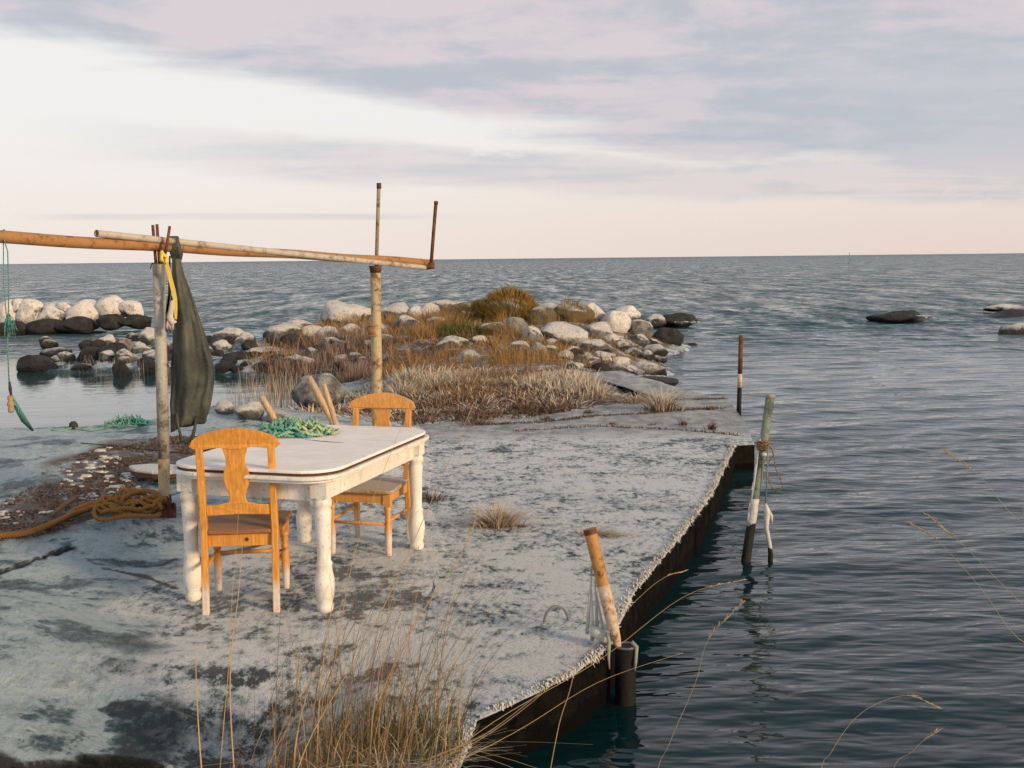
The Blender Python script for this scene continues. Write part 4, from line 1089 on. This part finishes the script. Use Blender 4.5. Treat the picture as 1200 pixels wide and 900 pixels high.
# ------------------------------------------------------------------ netting heap on the table
def heap(name, center, rx, ry, h, mats, label, n=60, rz=0., rr=.0055, cat='netting'):
    root = empty(name, center, 0, label, cat)
    mbs = [MB() for _ in mats]
    for i in range(n):
        a = random.uniform(0, 6.28); q_ = math.sqrt(random.random()); cx, cy = rx * q_ * math.cos(a), ry * q_ * math.sin(a)
        top_ = h * (1 - q_ ** 2) + .012; an = random.gauss(-.3, .8); L = random.uniform(.08, .2)
        k = 0 if cx < rx * .05 + random.gauss(0, rx * .3) else min(1, len(mats) - 1)
        if len(mats) > 2 and random.random() < .2: k = 2
        pts = []
        bend = random.uniform(-.06, .06)
        for j in range(7):
            t = j / 6 - .5
            pts.append((cx + math.cos(an) * L * t + bend * math.cos(t * 3) * math.sin(an), cy + math.sin(an) * L * t - bend * math.cos(t * 3) * math.cos(an), max(.008, top_ * (1 - 1.9 * abs(t)) * random.uniform(.7, 1.1) + .006)))
        mbs[k].tube(pts, [rr * .4] + [rr * random.uniform(.8, 1.3) for _ in range(5)] + [rr * .4], 6)
    for mb, m, nm in zip(mbs, mats, ('net_strands', 'pale_strands', 'dark_strands')):
        if mb.n: mb.build(nm, m, root, smooth=True)
    return root
hp = aty(345, 500, 7.25); hp.z = TH
c_h = table.matrix_basis @ Vector((-.10, .40, TH + .003))
c_h = Vector((-1.37, 7.12, TH + .003))
heap('net_heap', c_h, .225, .15, .085, [M_green, M_palegreen, M_turq], 'heap of green and turquoise netting rope lying on the white table', 170, rr=.0088)

# ------------------------------------------------------------------ upturned stool behind the table
st = gnd(350, 520); st = Vector((-1.62, 8.75, ht(-1.62, 8.75)))
stool = empty('upturned_stool', st, 0, 'overturned stool behind the table with three pale wooden legs sticking up', 'stool')
seat_c = st + Vector((0, 0, .16))
mb = MB().lathe([(.14, -.02), (.165, -.012), (.17, .0), (.165, .014), (.14, .02)], 24, Matrix.Translation(seat_c) @ Matrix.Rotation(R(-12), 4, 'Y'))
part(mb, 'seat', M_stick, stool, smooth=True)
for (a, b), (c_, d_), dy in (((306, 464), (322, 492), -.12), ((362, 442), (390, 495), .1), ((379, 450), (394, 497), -.05)):
    t0 = aty(a, b, 8.75 + dy); t1 = aty(c_, d_, 8.75 + dy * .6); foot = t1 + (t1 - t0) * .25
    part(MB().tube([t0, t0 + (t1 - t0) * .5, t1, seat_c + Vector(((t1.x - seat_c.x) * .5, dy, 0))], [.026 if b < 460 and a < 370 else .020, .028 if a < 370 else .022, .025, .02], 12), 'leg', M_stick, stool, smooth=True)
mb = MB().tube([seat_c + Vector((.0, 0, -.17)), seat_c + Vector((0, 0, -.02))], [.10, .12], 12); part(mb, 'swivel_base', M_stick, stool, smooth=True)

# ------------------------------------------------------------------ posts and beams
p1 = gnd(193, 603); Y1 = p1.y
post = empty('support_post', p1, 0, 'near grey steel post rusted at its foot, left of the table', 'post', 'posts carrying the horizontal beams')
topp = aty(186, 309, Y1 - .02); mid_ = aty(192, 537, Y1)
r1 = 7.0 * Y1 / FPX
part(MB().tube([mid_, (topp + mid_) / 2, topp], [r1, r1 * .97, r1], 18), 'shaft', M_post, post, smooth=True)
part(MB().tube([p1 - Vector((0, 0, .05)), p1 + Vector((0, 0, .05)), mid_ + Vector((0, 0, .0))], [r1 * 1.0, r1 * .98, r1 * .97], 18), 'rusty_foot', M_rustfoot, post, smooth=True)
mb = MB().lathe([(r1 * 1.02, .13), (r1 * 1.06, .09), (r1 * 1.35, .075), (r1 * 1.5, .055), (r1 * 1.3, .04), (r1 * 1.7, .02), (r1 * 2.0, .0), (r1 * 2.1, -.03)], 22, Matrix.Translation(p1))
mb.v = [tuple(Vector(v) + Vector(((v[0] - p1.x), (v[1] - p1.y), .3)) * random.uniform(-.16, .22) * (1 if v[2] < p1.z + .1 else .1)) for v in mb.v]
part(mb, 'rust_flakes', M_rustd, post, smooth=True)
for (a, b), (c_, d_), rr in (((179, 264), (183, 312), .011), ((184, 263), (187, 312), .011)):
    part(MB().tube([aty(a, b, Y1 + .06), aty(c_, d_, Y1)], rr, 8), 'fork_rod', M_rustd, post, smooth=True)
part(MB().tube([aty(199, 265, Y1 - .10), aty(194, 296, Y1 - .09), aty(189, 312, Y1)], .010, 8), 'fork_rod', M_rustd, post, smooth=True)
part(MB().tube([aty(176, 315, Y1 - .03), aty(178, 309, Y1 - .04), aty(184, 307, Y1)], .004, 6), 'bent_wire', M_rustd, post)

def ylin(px): return Y1 + (px - 187) * (11.0 - Y1) / (505 - 187)
def ybeam(px):                                     # depth along the beam (perspective-correct straight line)
    A = np.array([(187 - 600) / FPX * Y1, Y1]); B = np.array([(505 - 600) / FPX * 11.0, 11.0]); s = (px - 600) / FPX
    dx, dy = B - A; t = (s * A[1] - A[0]) / (dx - s * dy); return A[1] + t * dy
Y2 = float(ybeam(440))
b0 = aty(-90, 272.5, ybeam(-90)); b1 = aty(506, 308.0, ybeam(506))
# beam passes over post one and over post two
def bpt(px):
    Yt = ybeam(px); t = (Yt - b0.y) / (b1.y - b0.y); return b0 + (b1 - b0) * t
mb = MB(); n = 26; mb.tube([b0 + (b1 - b0) * (i / n) + Vector((0, 0, .004 * math.sin(i * .9))) for i in range(n + 1)], [.039 * (1 - .12 * i / n) for i in range(n + 1)], 18)
o = solo(mb, 'wooden_beam', M_rust, b0, smooth=True); tag(o, 'long rust-orange round beam running from the left border across both posts', 'beam')
s0 = aty(113, 273.5, ybeam(113) - .04); s1 = aty(498, 313.5, 10.85)
mb = MB(); r_ = .0235
mb.tube([s0, s0 + (s1 - s0) * .33, s0 + (s1 - s0) * .66, s1], [r_, r_, r_, r_ * .9], 14, False)
mb.tube([s1, s0 + (s1 - s0) * .66, s0 + (s1 - s0) * .33, s0], [r_ * .7] * 4, 14, False)
o = solo(mb, 'steel_pipe', M_silver, s0, smooth=True); tag(o, 'thin pale hollow pipe lying along the top of the rust-orange beam', 'pipe')
p2t = aty(440, 313, Y2); z2 = -.02
post2 = empty('support_post', (p2t.x - .02, Y2, z2), 0, 'far yellowish steel post with a flange, standing behind the far chair', 'post', 'posts carrying the horizontal beams')
r2 = 6.0 * Y2 / FPX; b2 = Vector((p2t.x - .02, Y2, z2 - .05))
mb = MB(); 
zz = [0, .3, .6, .9, 1.2, 1.5, 1.85]
P2 = [b2 + (p2t - b2) * (i / 10) for i in range(11)]
mb.tube(P2, [r2 * 1.05] * 7 + [r2] * 4, 18); part(mb, 'shaft', M_pipe, post2, smooth=True)
fl = aty(438, 387, Y2)
mb = MB(); mb.tube([fl + Vector((0, 0, .045)), fl + Vector((0, 0, -.045))], r2 * 1.12, 18)
mb.tube([fl + Vector((0, 0, .052)), fl + Vector((0, 0, .040))], r2 * 1.30, 18); mb.tube([fl + Vector((0, 0, -.040)), fl + Vector((0, 0, -.052))], r2 * 1.28, 18)
part(mb, 'flange', M_rust, post2, smooth=True)
part(MB().tube([p2t + Vector((0, 0, -.05)), p2t + Vector((0, 0, -.01)), p2t + Vector((0, 0, .012))], [r2 * 1.02, r2 * 1.2, r2 * 1.25], 18), 'saddle', M_rustd, post2, smooth=True)
u0, u1 = aty(441, 312, Y2 + .03), aty(444, 215, Y2 + .03)
part(MB().tube([u0, (u0 + u1) / 2, u1], .0165, 12), 'upright_rod', M_rustb, post2, smooth=True)
part(MB().tube([u1 - Vector((0, 0, .045)), u1 + Vector((0, 0, .004))], .021, 12), 'rod_collar', M_rustd, post2, smooth=True)
e0, e1 = aty(505, 310, 10.93), aty(511, 236, 10.93)
end = empty('end_stop_rod', e0, 0, 'thin rusty upright rod clamped to the free right end of the beam', 'rod')
part(MB().tube([e0 - Vector((0, 0, .02)), (e0 + e1) / 2, e1], .0165, 12), 'rod', M_rustd, end, smooth=True)
part(MB().tube([e1 - Vector((0, 0, .03)), e1 + Vector((0, 0, .003))], .020, 12), 'rod_tip', M_rustd, end, smooth=True)
part(MB().tube([e0 + Vector((-.06, -.02, -.02)), e0 + Vector((.03, .0, -.012))], .030, 12).tube([e0 + Vector((.0, -.01, -.035)), e0 + Vector((.005, -.01, .02))], .032, 12), 'clamp', M_rustd, end, smooth=True)

# ------------------------------------------------------------------ hanging oilskin
Yh = ybeam(205) - .05
prof = [(303, 204, 212), (318, 205, 214), (340, 204, 222), (365, 203, 231), (390, 203, 240), (415, 202, 247), (435, 201, 252), (455, 200, 250), (475, 199, 246), (488, 200, 243), (497, 200, 242), (499, 200.3, 241.7)]
pr_ = np.array(prof, float); ys_ = np.linspace(303, 499, 34); prof = [(y_, float(np.interp(y_, pr_[:, 0], pr_[:, 1])), float(np.interp(y_, pr_[:, 0], pr_[:, 2]))) for y_ in ys_]
mb = MB(); seg = 72; V = []
for i, (py_, xl, xr) in enumerate(prof):
    c = aty((xl + xr) / 2, py_, Yh); hw_ = (xr - xl) / 2 * Yh / FPX; dp_ = .022 + hw_ * .30
    for k in range(seg):
        an = 2 * math.pi * k / seg
        t_ = i / (len(prof) - 1)
        fold = 1 + (.26 + .12 * t_) * math.sin(4 * an + 1.3 + t_ * 1.6) + .12 * math.sin(7 * an + 2.1 - 2 * t_) + .05 * math.sin(13 * an + 5 * t_)
        x_ = math.cos(an) * hw_; y_ = math.sin(an) * dp_ * fold
        zz_ = (0 if i < len(prof) - 2 else .012 * math.sin(3 * an) - .03 * math.cos(an) * -1)
        cr_ = mnoise.noise(Vector((x_ * 9, an, c.z * 5))) * (.012 + .034 * t_) + mnoise.noise(Vector((x_ * 22, an * 2, c.z * 14))) * .012 * t_
        V.append(c + Vector((x_ * (1 + .02 * math.sin(3 * an + i * .25)), y_ + cr_ * (1 if y_ > 0 else -1), zz_)))
f = [(i * seg + k, i * seg + (k + 1) % seg, (i + 1) * seg + (k + 1) % seg, (i + 1) * seg + k) for i in range(len(prof) - 1) for k in range(seg)]
mb.add(V, f)
oil = empty('hanging_oilskin', aty(205, 300, Yh), 0, 'dark olive oilskin overalls hung from the beam beside the near post', 'oilskin')
ob = part(mb, 'cloth', M_cloth, oil, smooth=True)
sm = ob.modifiers.new('subd', 'SUBSURF'); sm.levels = sm.render_levels = 1
so = ob.modifiers.new('sol', 'SOLIDIFY'); so.thickness = .004
# knotted neck over the beam
mb = MB(); bc = bpt(205)
for k in range(9):
    off = (k - 4) * .006
    pts = [aty(207, 303, Yh) + Vector((off, 0, 0)), bc + Vector((off + .012, -.06, .005)), bc + Vector((off, -.055, .045)), bc + Vector((off - .01, 0, .066)), bc + Vector((off - .02, .055, .03)), bc + Vector((off, .05, -.05)), aty(207, 306, Yh + .03) + Vector((off, 0, 0))]
    mb.tube(pts, [.014, .021, .018, .016, .016, .014, .010], 8)
part(mb, 'knotted_neck', M_cloth, oil, smooth=True)
pts = [aty(207, 484, Yh - .07), aty(209, 500, Yh - .08), aty(213, 516, Yh - .08), aty(219, 519, Yh - .08), aty(226, 511, Yh - .08), aty(229, 498, Yh - .06), aty(229, 488, Yh - .04)]
part(MB().tube(pts, [.008, .009, .012, .013, .014, .010, .008], 8), 'brace_loop', M_cloth, oil, smooth=True)
# strap and rags beside it
Ys = Y1 - .13
def ribbon(pts, wd, th=.004):
    mb = MB(); v = []
    for i, p in enumerate(pts):
        ww = wd[i] if hasattr(wd, '__len__') else wd
        v += [p + Vector((-ww, -th, 0)), p + Vector((ww, -th, 0)), p + Vector((ww, th, 0)), p + Vector((-ww, th, 0))]
    f = [(i * 4 + k, i * 4 + (k + 1) % 4, i * 4 + 4 + (k + 1) % 4, i * 4 + 4 + k) for i in range(len(pts) - 1) for k in range(4)] + [(3, 2, 1, 0), tuple(len(v) - 4 + k for k in range(4))]
    return mb.add(v, f)
st_ = empty('yellow_strap', aty(192, 300, Ys), 0, 'bright yellow webbing strap tied at the top of the near post', 'strap')
part(ribbon([aty(193, 303, Ys), aty(197, 315, Ys), aty(200, 328, Ys), aty(203, 340, Ys), aty(205, 350, Ys), aty(206, 362, Ys), aty(206, 374, Ys)], [.013, .014, .014, .015, .014, .011, .007]), 'webbing', M_yellow, st_)
part(MB().tube([aty(190, 296, Ys), aty(189, 305, Ys - .02), aty(194, 308, Ys - .02), aty(196, 302, Ys), aty(191, 298, Ys), aty(189, 294, Ys)], .013, 8), 'knot', M_yellow, st_, smooth=True)
rg = empty('hanging_rags', aty(198, 330, Ys + .02), 0, 'dark frayed strips with a small pinkish glove hanging between post and oilskin', 'rags')
mb = MB()
for k in range(6):
    x0 = 200 + random.uniform(-4, 4); mb.add(*(lambda m_: (m_.v, m_.f))(ribbon([aty(x0 + 2, 300 if k < 3 else 330, Ys + .03), aty(x0 + 1, 345, Ys + .02), aty(x0 - 2, 365, Ys + .02), aty(x0 - 3 + random.uniform(-1, 1), 387 + random.uniform(-6, 4), Ys + .01)], .006, .002)))
part(mb, 'strips', M_darkrag, rg)
mb = MB().tube([aty(202, 352, Ys), aty(201, 362, Ys), aty(199, 372, Ys), aty(203, 379, Ys - .01), aty(206, 376, Ys)], [.010, .018, .024, .022, .012], 10)
for k in range(3): mb.tube([aty(198 + k * 2.5, 374, Ys), aty(196 + k * 3, 381, Ys - .01), aty(196 + k * 3.4, 386, Ys)], [.011, .010, .007], 7)
part(mb, 'glove', M_rag, rg, smooth=True)

# ------------------------------------------------------------------ teal line far left
Yt = ybeam(5)
bl = bpt(5)
tl = empty('teal_line', bl, 0, 'teal twine looped over the beam at the left border, frayed knot and cork float', 'fishing line')
top5 = aty(4, 270, Yt - .05)
part(MB().tube([aty(10, 375, Yt), aty(10, 330, Yt), aty(9, 295, Yt), aty(5, 281, Yt - .05), aty(2, 271, Yt - .045), bl + Vector((0, 0, .047)), bl + Vector((0, .048, 0)), aty(4, 284, Yt + .04), aty(4, 330, Yt), aty(8, 375, Yt)], .0035, 6), 'loop', M_teal, tl, smooth=True)
part(MB().tube([aty(9, 372, Yt), aty(9, 410, Yt), aty(11, 455, Yt)], .0038, 6), 'line', M_teal, tl, smooth=True)
mb = MB()
for k in range(34):
    a = random.uniform(-1, 1); mb.tube([aty(10, 368 + random.uniform(-5, 12), Yt), aty(11 + a * 6, 378 + random.uniform(-6, 6), Yt + random.uniform(-.04, .04)), aty(12 + a * random.uniform(2, 12) + 2, 386 + random.uniform(-8, 10), Yt + random.uniform(-.05, .05))], [.0025, .002, .0012], 5)
part(mb, 'frayed_knot', M_teal, tl)
part(MB().lathe([(.003, .052), (.014, .048), (.018, .03), (.012, .016), (.020, .008), (.021, -.012), (.013, -.022), (.018, -.03), (.017, -.05), (.008, -.056)], 12, Matrix.Translation(aty(12.5, 473, Yt))), 'cork_float', M_cork, tl, smooth=True)
mb = MB().tube([aty(11, 447, Yt), aty(12, 456, Yt), aty(13, 464, Yt)], [.006, .011, .006], 8); part(mb, 'shackle', M_darkrag, tl, smooth=True)
gp = hit(40, 507)
part(MB().tube([aty(13, 462, Yt), aty(20, 478, Yt + .05), aty(28, 492, Yt + .4), aty(38, 504, Yt + .7)], [.006, .016, .020, .008], 6), 'trailing_end', M_teal, tl, smooth=True)

# net left on the ice shore
nh = hit(150, 499); nh.z = max(nh.z, ht(nh.x, nh.y))
heap('green_net_bundle', nh, .24, .16, .12, [M_green, M_turq], 'small pale green net bundle lying on the ice at the pool edge', 70, rr=.005)
pts = [hit(a, b) + Vector((0, 0, .012)) for a, b in ((135, 500), (122, 503), (108, 506), (95, 505), (86, 503), (74, 506), (60, 505))]
nr_ = empty('net_line', pts[0], 0, 'thin green line snaking from the net bundle to a black float on the ice', 'rope')
part(MB().tube(pts, .009, 6), 'line', M_green, nr_, smooth=True)
fp = pts[4] + Vector((0, 0, .02)); part(MB().lathe([(.01, .05), (.035, .04), (.05, .01), (.045, -.02), (.02, -.04)], 12, Matrix.Translation(fp) @ Matrix.Rotation(R(60), 4, 'Y')), 'float', M_darkrag, nr_, smooth=True)
# crack-like cable on the ice
pts = [hit(a, b) + Vector((0, 0, .006)) for a, b in ((95, 520), (130, 523), (165, 527), (200, 531), (240, 533))]
tag(solo(MB().tube(pts, .005, 6), 'thin_cable', M_darkrag, pts[0]), 'thin dark cable lying across the ice towards the near post', 'cable')

# ------------------------------------------------------------------ tarred rope coil
def gpt(px, py, dz=.0): p = hit(px, py); return Vector((p.x, p.y, ht(p.x, p.y) + dz))
rope = empty('orange_rope', gpt(150, 598), 0, 'thick tarry orange rope coiled at the foot of the near post, its tail running left', 'rope')
def spl(ps, n=6):
    out = []
    for i in range(len(ps) - 1):
        p0 = ps[max(i - 1, 0)]; p1_ = ps[i]; p2_ = ps[i + 1]; p3 = ps[min(i + 2, len(ps) - 1)]
        for k in range(n):
            t = k / n; out.append(.5 * ((2 * p1_) + (p2_ - p0) * t + (2 * p0 - 5 * p1_ + 4 * p2_ - p3) * t * t + (3 * p1_ - p0 - 3 * p2_ + p3) * t ** 3))
    out.append(ps[-1]); return out
mb = MB()
tail = [gpt(-60, 640, .03), gpt(0, 634, .03), gpt(30, 632, .035), gpt(55, 624, .04), gpt(80, 612, .04), gpt(100, 606, .05), gpt(120, 602, .06), gpt(140, 600, .06)]
mb.tube(spl(tail), .021, 10)
for k in range(9):
    c = gpt(142 + k * 2, 606, 0); c.z += .03 + .007 * k; rx = random.uniform(.12, .25) * (1 - k * .05); ry = rx * random.uniform(.5, .75); t0 = random.uniform(0, 6)
    cx = c + Vector((random.uniform(-.12, .10), random.uniform(-.03, .16), 0)); til = random.uniform(-.12, .12); ti2 = random.uniform(.0, .18)
    mb.tube([cx + Vector((math.cos(t0 + a) * rx, math.sin(t0 + a) * ry, .02 * math.sin(3 * a) + til * math.cos(t0 + a) * rx + ti2 * (math.sin(t0 + a) + .6) * ry)) for a in np.linspace(0, 5.9, 22)], .0145, 8)
# large upright front loop
c = gpt(163, 603, .0)
mb.tube([c + Vector((math.cos(a) * .135, .05 + math.sin(a) * .09, .075 + math.sin(a) * .055)) for a in np.linspace(-.5, 5.9, 26)], .017, 9)
for cx_ in (146, 157): 
    c = gpt(cx_, 588, 0); mb.tube([c + Vector((math.cos(a) * .04, 0, .045 + math.sin(a) * .05)) for a in np.linspace(-.6, 3.8, 12)], .016, 8)
mb.tube(spl([gpt(78, 612, .03), gpt(90, 602, .035), gpt(120, 596, .05), gpt(150, 598, .05)]), .019, 9)
part(mb, 'coils', M_rope, rope, smooth=True)
# loose dark driftwood
dr = [gpt(60, 608, .02), gpt(75, 598, .04), gpt(90, 592, .06)]
tag(solo(MB().tube(dr, [.012, .02, .022], 8), 'driftwood', material('driftwood', flat((.14, .09, .05), .85, .5, 30)), dr[0], smooth=True), 'dark stub of driftwood left of the orange rope coil', 'driftwood')

# snowy board lying behind the near post
bc_ = gpt(185, 562, 0)
bd = empty('snowy_board', bc_, 0, 'flat white snow-covered board lying behind the foot of the near post', 'board')
s_ = bc_.y / FPX
outl2 = [(-36 * s_, .02), (-24 * s_, -.10), (0, -.16), (20 * s_, -.15), (31 * s_, -.04), (26 * s_, .10), (8 * s_, .16), (-16 * s_, .13)]
mb = MB().prism(outl2, .062, .10, Matrix.Translation(bc_) @ Matrix.Rotation(R(3), 4, 'Y')); part(mb, 'snow_layer', M_ice, bd, bevel=.015, bseg=3)
mb = MB().prism([(a * .93, b * .93) for a, b in outl2], .03, .0605, Matrix.Translation(bc_) @ Matrix.Rotation(R(3), 4, 'Y')); part(mb, 'board', M_gap, bd)

# ------------------------------------------------------------------ mooring pole in the water
Yp = 7.82
mp0 = aty(869, 690, Yp - .02); mp1 = aty(903, 463, Yp + .05)
pole = empty('mooring_pole', aty(869, 668, Yp), 0, 'tall slanting green-grey mooring pole in the water right of the pier', 'mooring pole')
def lerp(a, b, t): return a + (b - a) * t
tI = (690 - 612) / (690 - 463.); tJ = (690 - 590) / (690 - 463.)
part(MB().tube([lerp(mp0, mp1, t) for t in (-.3, .1, tI)], [.036, .033, .032], 14), 'wet_foot', M_black, pole, smooth=True)
part(MB().tube([lerp(mp0, mp1, t) for t in (tI - .01, .5, .75, 1.0)], [.029, .029, .030, .0305], 14, True), 'shaft', M_greenpole, pole, smooth=True)
part(MB().tube([lerp(mp0, mp1, t) for t in (.985, 1.004)], [.033, .033], 14), 'rim', M_post, pole, smooth=True)
pts = [lerp(mp0, mp1, t) + Vector((random.uniform(-.004, .004), 0, 0)) for t in np.linspace(tI - .02, tJ + .03, 6)]
part(MB().tube(pts, [.030, .034, .0325, .035, .033, .0295], 12), 'ice_sleeve', M_ice, pole, smooth=True)
mb = MB()
for k in range(12):
    t = random.uniform(tJ - .05, tJ + .35); p = lerp(mp0, mp1, t) + Vector((-.029, -.012, 0)); l = random.uniform(.03, .10); mb.tube([p, p + Vector((-.006, 0, -l * .5)), p + Vector((-.003, 0, -l))], [.008, .009, .002], 6)
mb.tube([lerp(mp0, mp1, t) + Vector((-.026, -.012, 0)) for t in (tJ - .06, tJ + .1, tJ + .2, tJ + .36)], [.006, .009, .008, .003], 7)
part(mb, 'ice_streaks', M_ice, pole, smooth=True)
cT = lerp(mp0, mp1, (690 - 521) / 227.)
wr_ = empty('pole_lashing', cT, 0, 'brown rope lashed round the mooring pole with a loop dangling right', 'rope')
mb = MB()
for k in range(4):
    mb.tube([cT + Vector((math.cos(a) * .039, math.sin(a) * .039, (k - 1.5) * .014 + .008 * math.sin(a + k))) for a in np.linspace(0, 6.3, 16)], .0085, 7)
mb.tube(spl([aty(a, b, Yp - .01) for a, b in ((899, 521), (906, 530), (909, 548), (914, 560), (917, 570), (910, 576), (903, 568), (899, 552), (902, 540), (906, 534), (904, 525))]), .0038, 6)
part(mb, 'lashing', M_twine, wr_, smooth=True)
part(MB().tube([cT + Vector((.004, 0, -.052)), cT + Vector((.001, 0, -.075))], .037, 14), 'pale_tape', M_ice, wr_, smooth=True)
hg = empty('hanging_line', aty(900, 530, Yp - .02), 0, 'thin rod with an ice-crusted rag hanging beside the mooring pole into the water', 'line')
part(MB().tube([aty(900, 522, Yp - .03), aty(899, 560, Yp - .03), aty(897, 595, Yp - .03)], .0052, 7), 'rod', M_greenpole, hg, smooth=True)
part(MB().tube([aty(897, 590, Yp - .03), aty(899, 600, Yp - .03), aty(898, 618, Yp - .03), aty(902, 640, Yp - .03), aty(904, 652, Yp - .03)], [.010, .024, .016, .016, .007], 9).tube([aty(899, 594, Yp - .03), aty(904, 605, Yp - .03), aty(905, 614, Yp - .03)], [.008, .013, .004], 8), 'ice_crusted_rag', M_ice, hg, smooth=True)
part(MB().tube([aty(901, 632, Yp - .03), aty(903, 650, Yp - .03), aty(902, 668, Yp - .03), aty(902, 690, Yp - .03)], [.010, .018, .019, .014], 9), 'wet_end', M_black, hg, smooth=True)

# second pole at the outer edge
pa = atz(869, 482, 0); Yq = pa.y
rp = empty('rusty_stake', aty(867, 484, Yq), 0, 'short rusty steel stake with a white band at the outer pier edge', 'stake')
pp = lambda y_: aty(868.5 - (y_ - 393) * .03, y_, Yq)
rq = 2.7 * Yq / FPX
part(MB().tube([pp(393), pp(440)], rq, 12), 'shaft', M_rustd, rp, smooth=True)
part(MB().tube([pp(438), pp(454)], rq * 1.04, 12), 'white_band', M_frostpipe, rp, smooth=True)
part(MB().tube([pp(452), pp(474), pp(500)], [rq, rq, rq * 1.2], 12), 'dark_foot', M_black, rp, smooth=True)

# leaning rusty pipe, casing, ropes at the near edge
Yc = atz(716, 757, 0).y
cs = aty(733, 757, Yc - .04)
cs_ = empty('steel_casing', cs, 0, 'black open steel tube standing in the water against the pier edge', 'steel tube')
rc = .050
mb = MB().tube([cs + Vector((0, 0, 0)), cs + Vector((0, 0, -.35)), cs + Vector((0, 0, -.8))], rc, 20, False).tube([cs + Vector((0, 0, -.001)), cs + Vector((0, 0, -.25))], rc * .86, 20, True)
part(mb, 'tube', M_black, cs_, smooth=True)
part(MB().tube([cs + Vector((math.cos(a) * rc * .95, math.sin(a) * rc * .95, .0)) for a in np.linspace(0, 6.2832, 24)], .006, 6, False), 'rim', material('wet_rim', flat((.10, .10, .10), .3, .4, 60)), cs_, smooth=True)
lp0 = cs + Vector((-.022, 0, -.06)); lp1 = aty(691, 620, Yc + .03)
lpp = empty('leaning_pipe', lp0, 0, 'rust-orange steel pipe leaning left out of the casing at the near pier edge', 'pipe')
rl = 7.6 * Yc / FPX
mb = MB().tube([lerp(lp0, lp1, .56), lerp(lp0, lp1, .8), lp1], rl, 18, False).tube([lp1, lerp(lp0, lp1, .85)], rl * .84, 18, True)
part(mb, 'shaft', M_leanrust, lpp, smooth=True)
part(MB().tube([lp1 - (lp1 - lp0) * .04, lp1 + (lp1 - lp0) * .002], rl * 1.03, 18, False), 'dark_mouth', M_rustd, lpp, smooth=True)
part(MB().tube([lerp(lp0, lp1, t) for t in (0.0, .15, .3, .45, .565)], [rl * .25, rl * .72, rl * .98, rl * 1.02, rl * 1.02], 18), 'frosted_foot', M_frostpipe, lpp, smooth=True)
fr2 = empty('frosted_ropes', atz(700, 745, 0), 0, 'ice-coated ropes running from the leaning pipe down to the pier edge', 'rope')
mb = MB()
for (a, b), (c_, d_), (e, f_) in (((694, 668), (691, 700), (688, 742)), ((697, 680), (699, 710), (700, 748)), ((693, 690), (694, 720), (694, 750)), ((699, 695), (704, 724), (709, 752))):
    mb.tube([aty(a, b, Yc + .02), aty(c_, d_, Yc + .02), aty(e, f_, Yc + .05)], [.003, .007, .010], 7)
mb.tube([aty(692, 735, Yc + .04), aty(700, 742, Yc + .02), aty(711, 748, Yc - .0), aty(716, 752, Yc)], [.022, .03, .028, .016], 9)
part(mb, 'ice_coating', M_ice, fr2, smooth=True)
part(MB().tube([aty(699, 625, Yc + .05), aty(693, 670, Yc + .02), aty(692, 700, Yc + .02)], .003, 6), 'twine', M_teal, fr2, smooth=True)
M_algae = material('algae_rope', flat((.25, .27, .22), .8, .4, 50))
for pp_ in (((711, 742, .03), (714, 752, .06), (713, 770, .07), (714, 784, .07)), ((740, 752, .06), (746, 758, .07), (745, 775, .09), (744, 786, .09))):
    part(MB().tube([aty(a_, b_, Yc - c_) for a_, b_, c_ in pp_], [.010, .010, .008, .004], 7), 'rope_end', M_algae, fr2, smooth=True)
rc_ = atz(652, 727, 0)
pts = [rc_ + Vector((math.cos(a) * .062, .012 * math.cos(a), math.sin(a) * .078 - .004)) for a in np.linspace(-.15, math.pi + .15, 16)]
ir = solo(MB().tube(pts, .0075, 8), 'iron_ring', material('frosted_iron', flat((.16, .16, .155), .6, .5, 60)), rc_, smooth=True)
tag(ir, 'half iron mooring ring set upright in the pier left of the leaning pipe', 'mooring ring')

# spar buoy near the horizon
Yb = 260.; bp = aty(995, 310, Yb); bt = aty(995, 296, Yb)
bp.z = WZ - .5
sb_ = empty('spar_buoy', (bp.x, Yb, WZ), 0, 'thin green spar buoy standing near the horizon on the right', 'buoy')
part(MB().tube([bp, Vector((bp.x, Yb, 1.0)), Vector((bp.x, Yb, bt.z))], [.09, .08, .06], 10), 'spar', M_buoy, sb_, smooth=True)

# foam and ice at the skerries
def foam(px, py, Yf, wpx, hpx, label):
    c = aty(px, py, Yf); s = Yf / FPX; mb = MB()
    for k in range(26):
        x_ = random.gauss(0, .25) * wpx * s; r_ = random.uniform(.3, 1) * hpx * s * .5
        me_v = [(c.x + x_ + math.cos(a) * r_ * 1.8, c.y + math.sin(a) * r_ * 1.2 + random.uniform(-.3, .3), c.z + h_ * r_) for h_ in (0, .6) for a in np.linspace(0, 5.5, 8)]
        mb.add(me_v, [(i, (i + 1) % 8, 8 + (i + 1) % 8, 8 + i) for i in range(8)] + [tuple(range(8, 16))])
    o = solo(mb, 'foam', M_ice, c, smooth=True); return tag(o, label, 'foam', kind='stuff')
foam(806, 378, 34.4, 34, 5, 'white foam at the foot of the dark rounded skerry')
foam(792, 349, 62, 14, 4, 'small whitecap beyond the stony point')
foam(1083, 372, 35.6, 6, 7, 'splash of foam on the right end of the lone skerry')
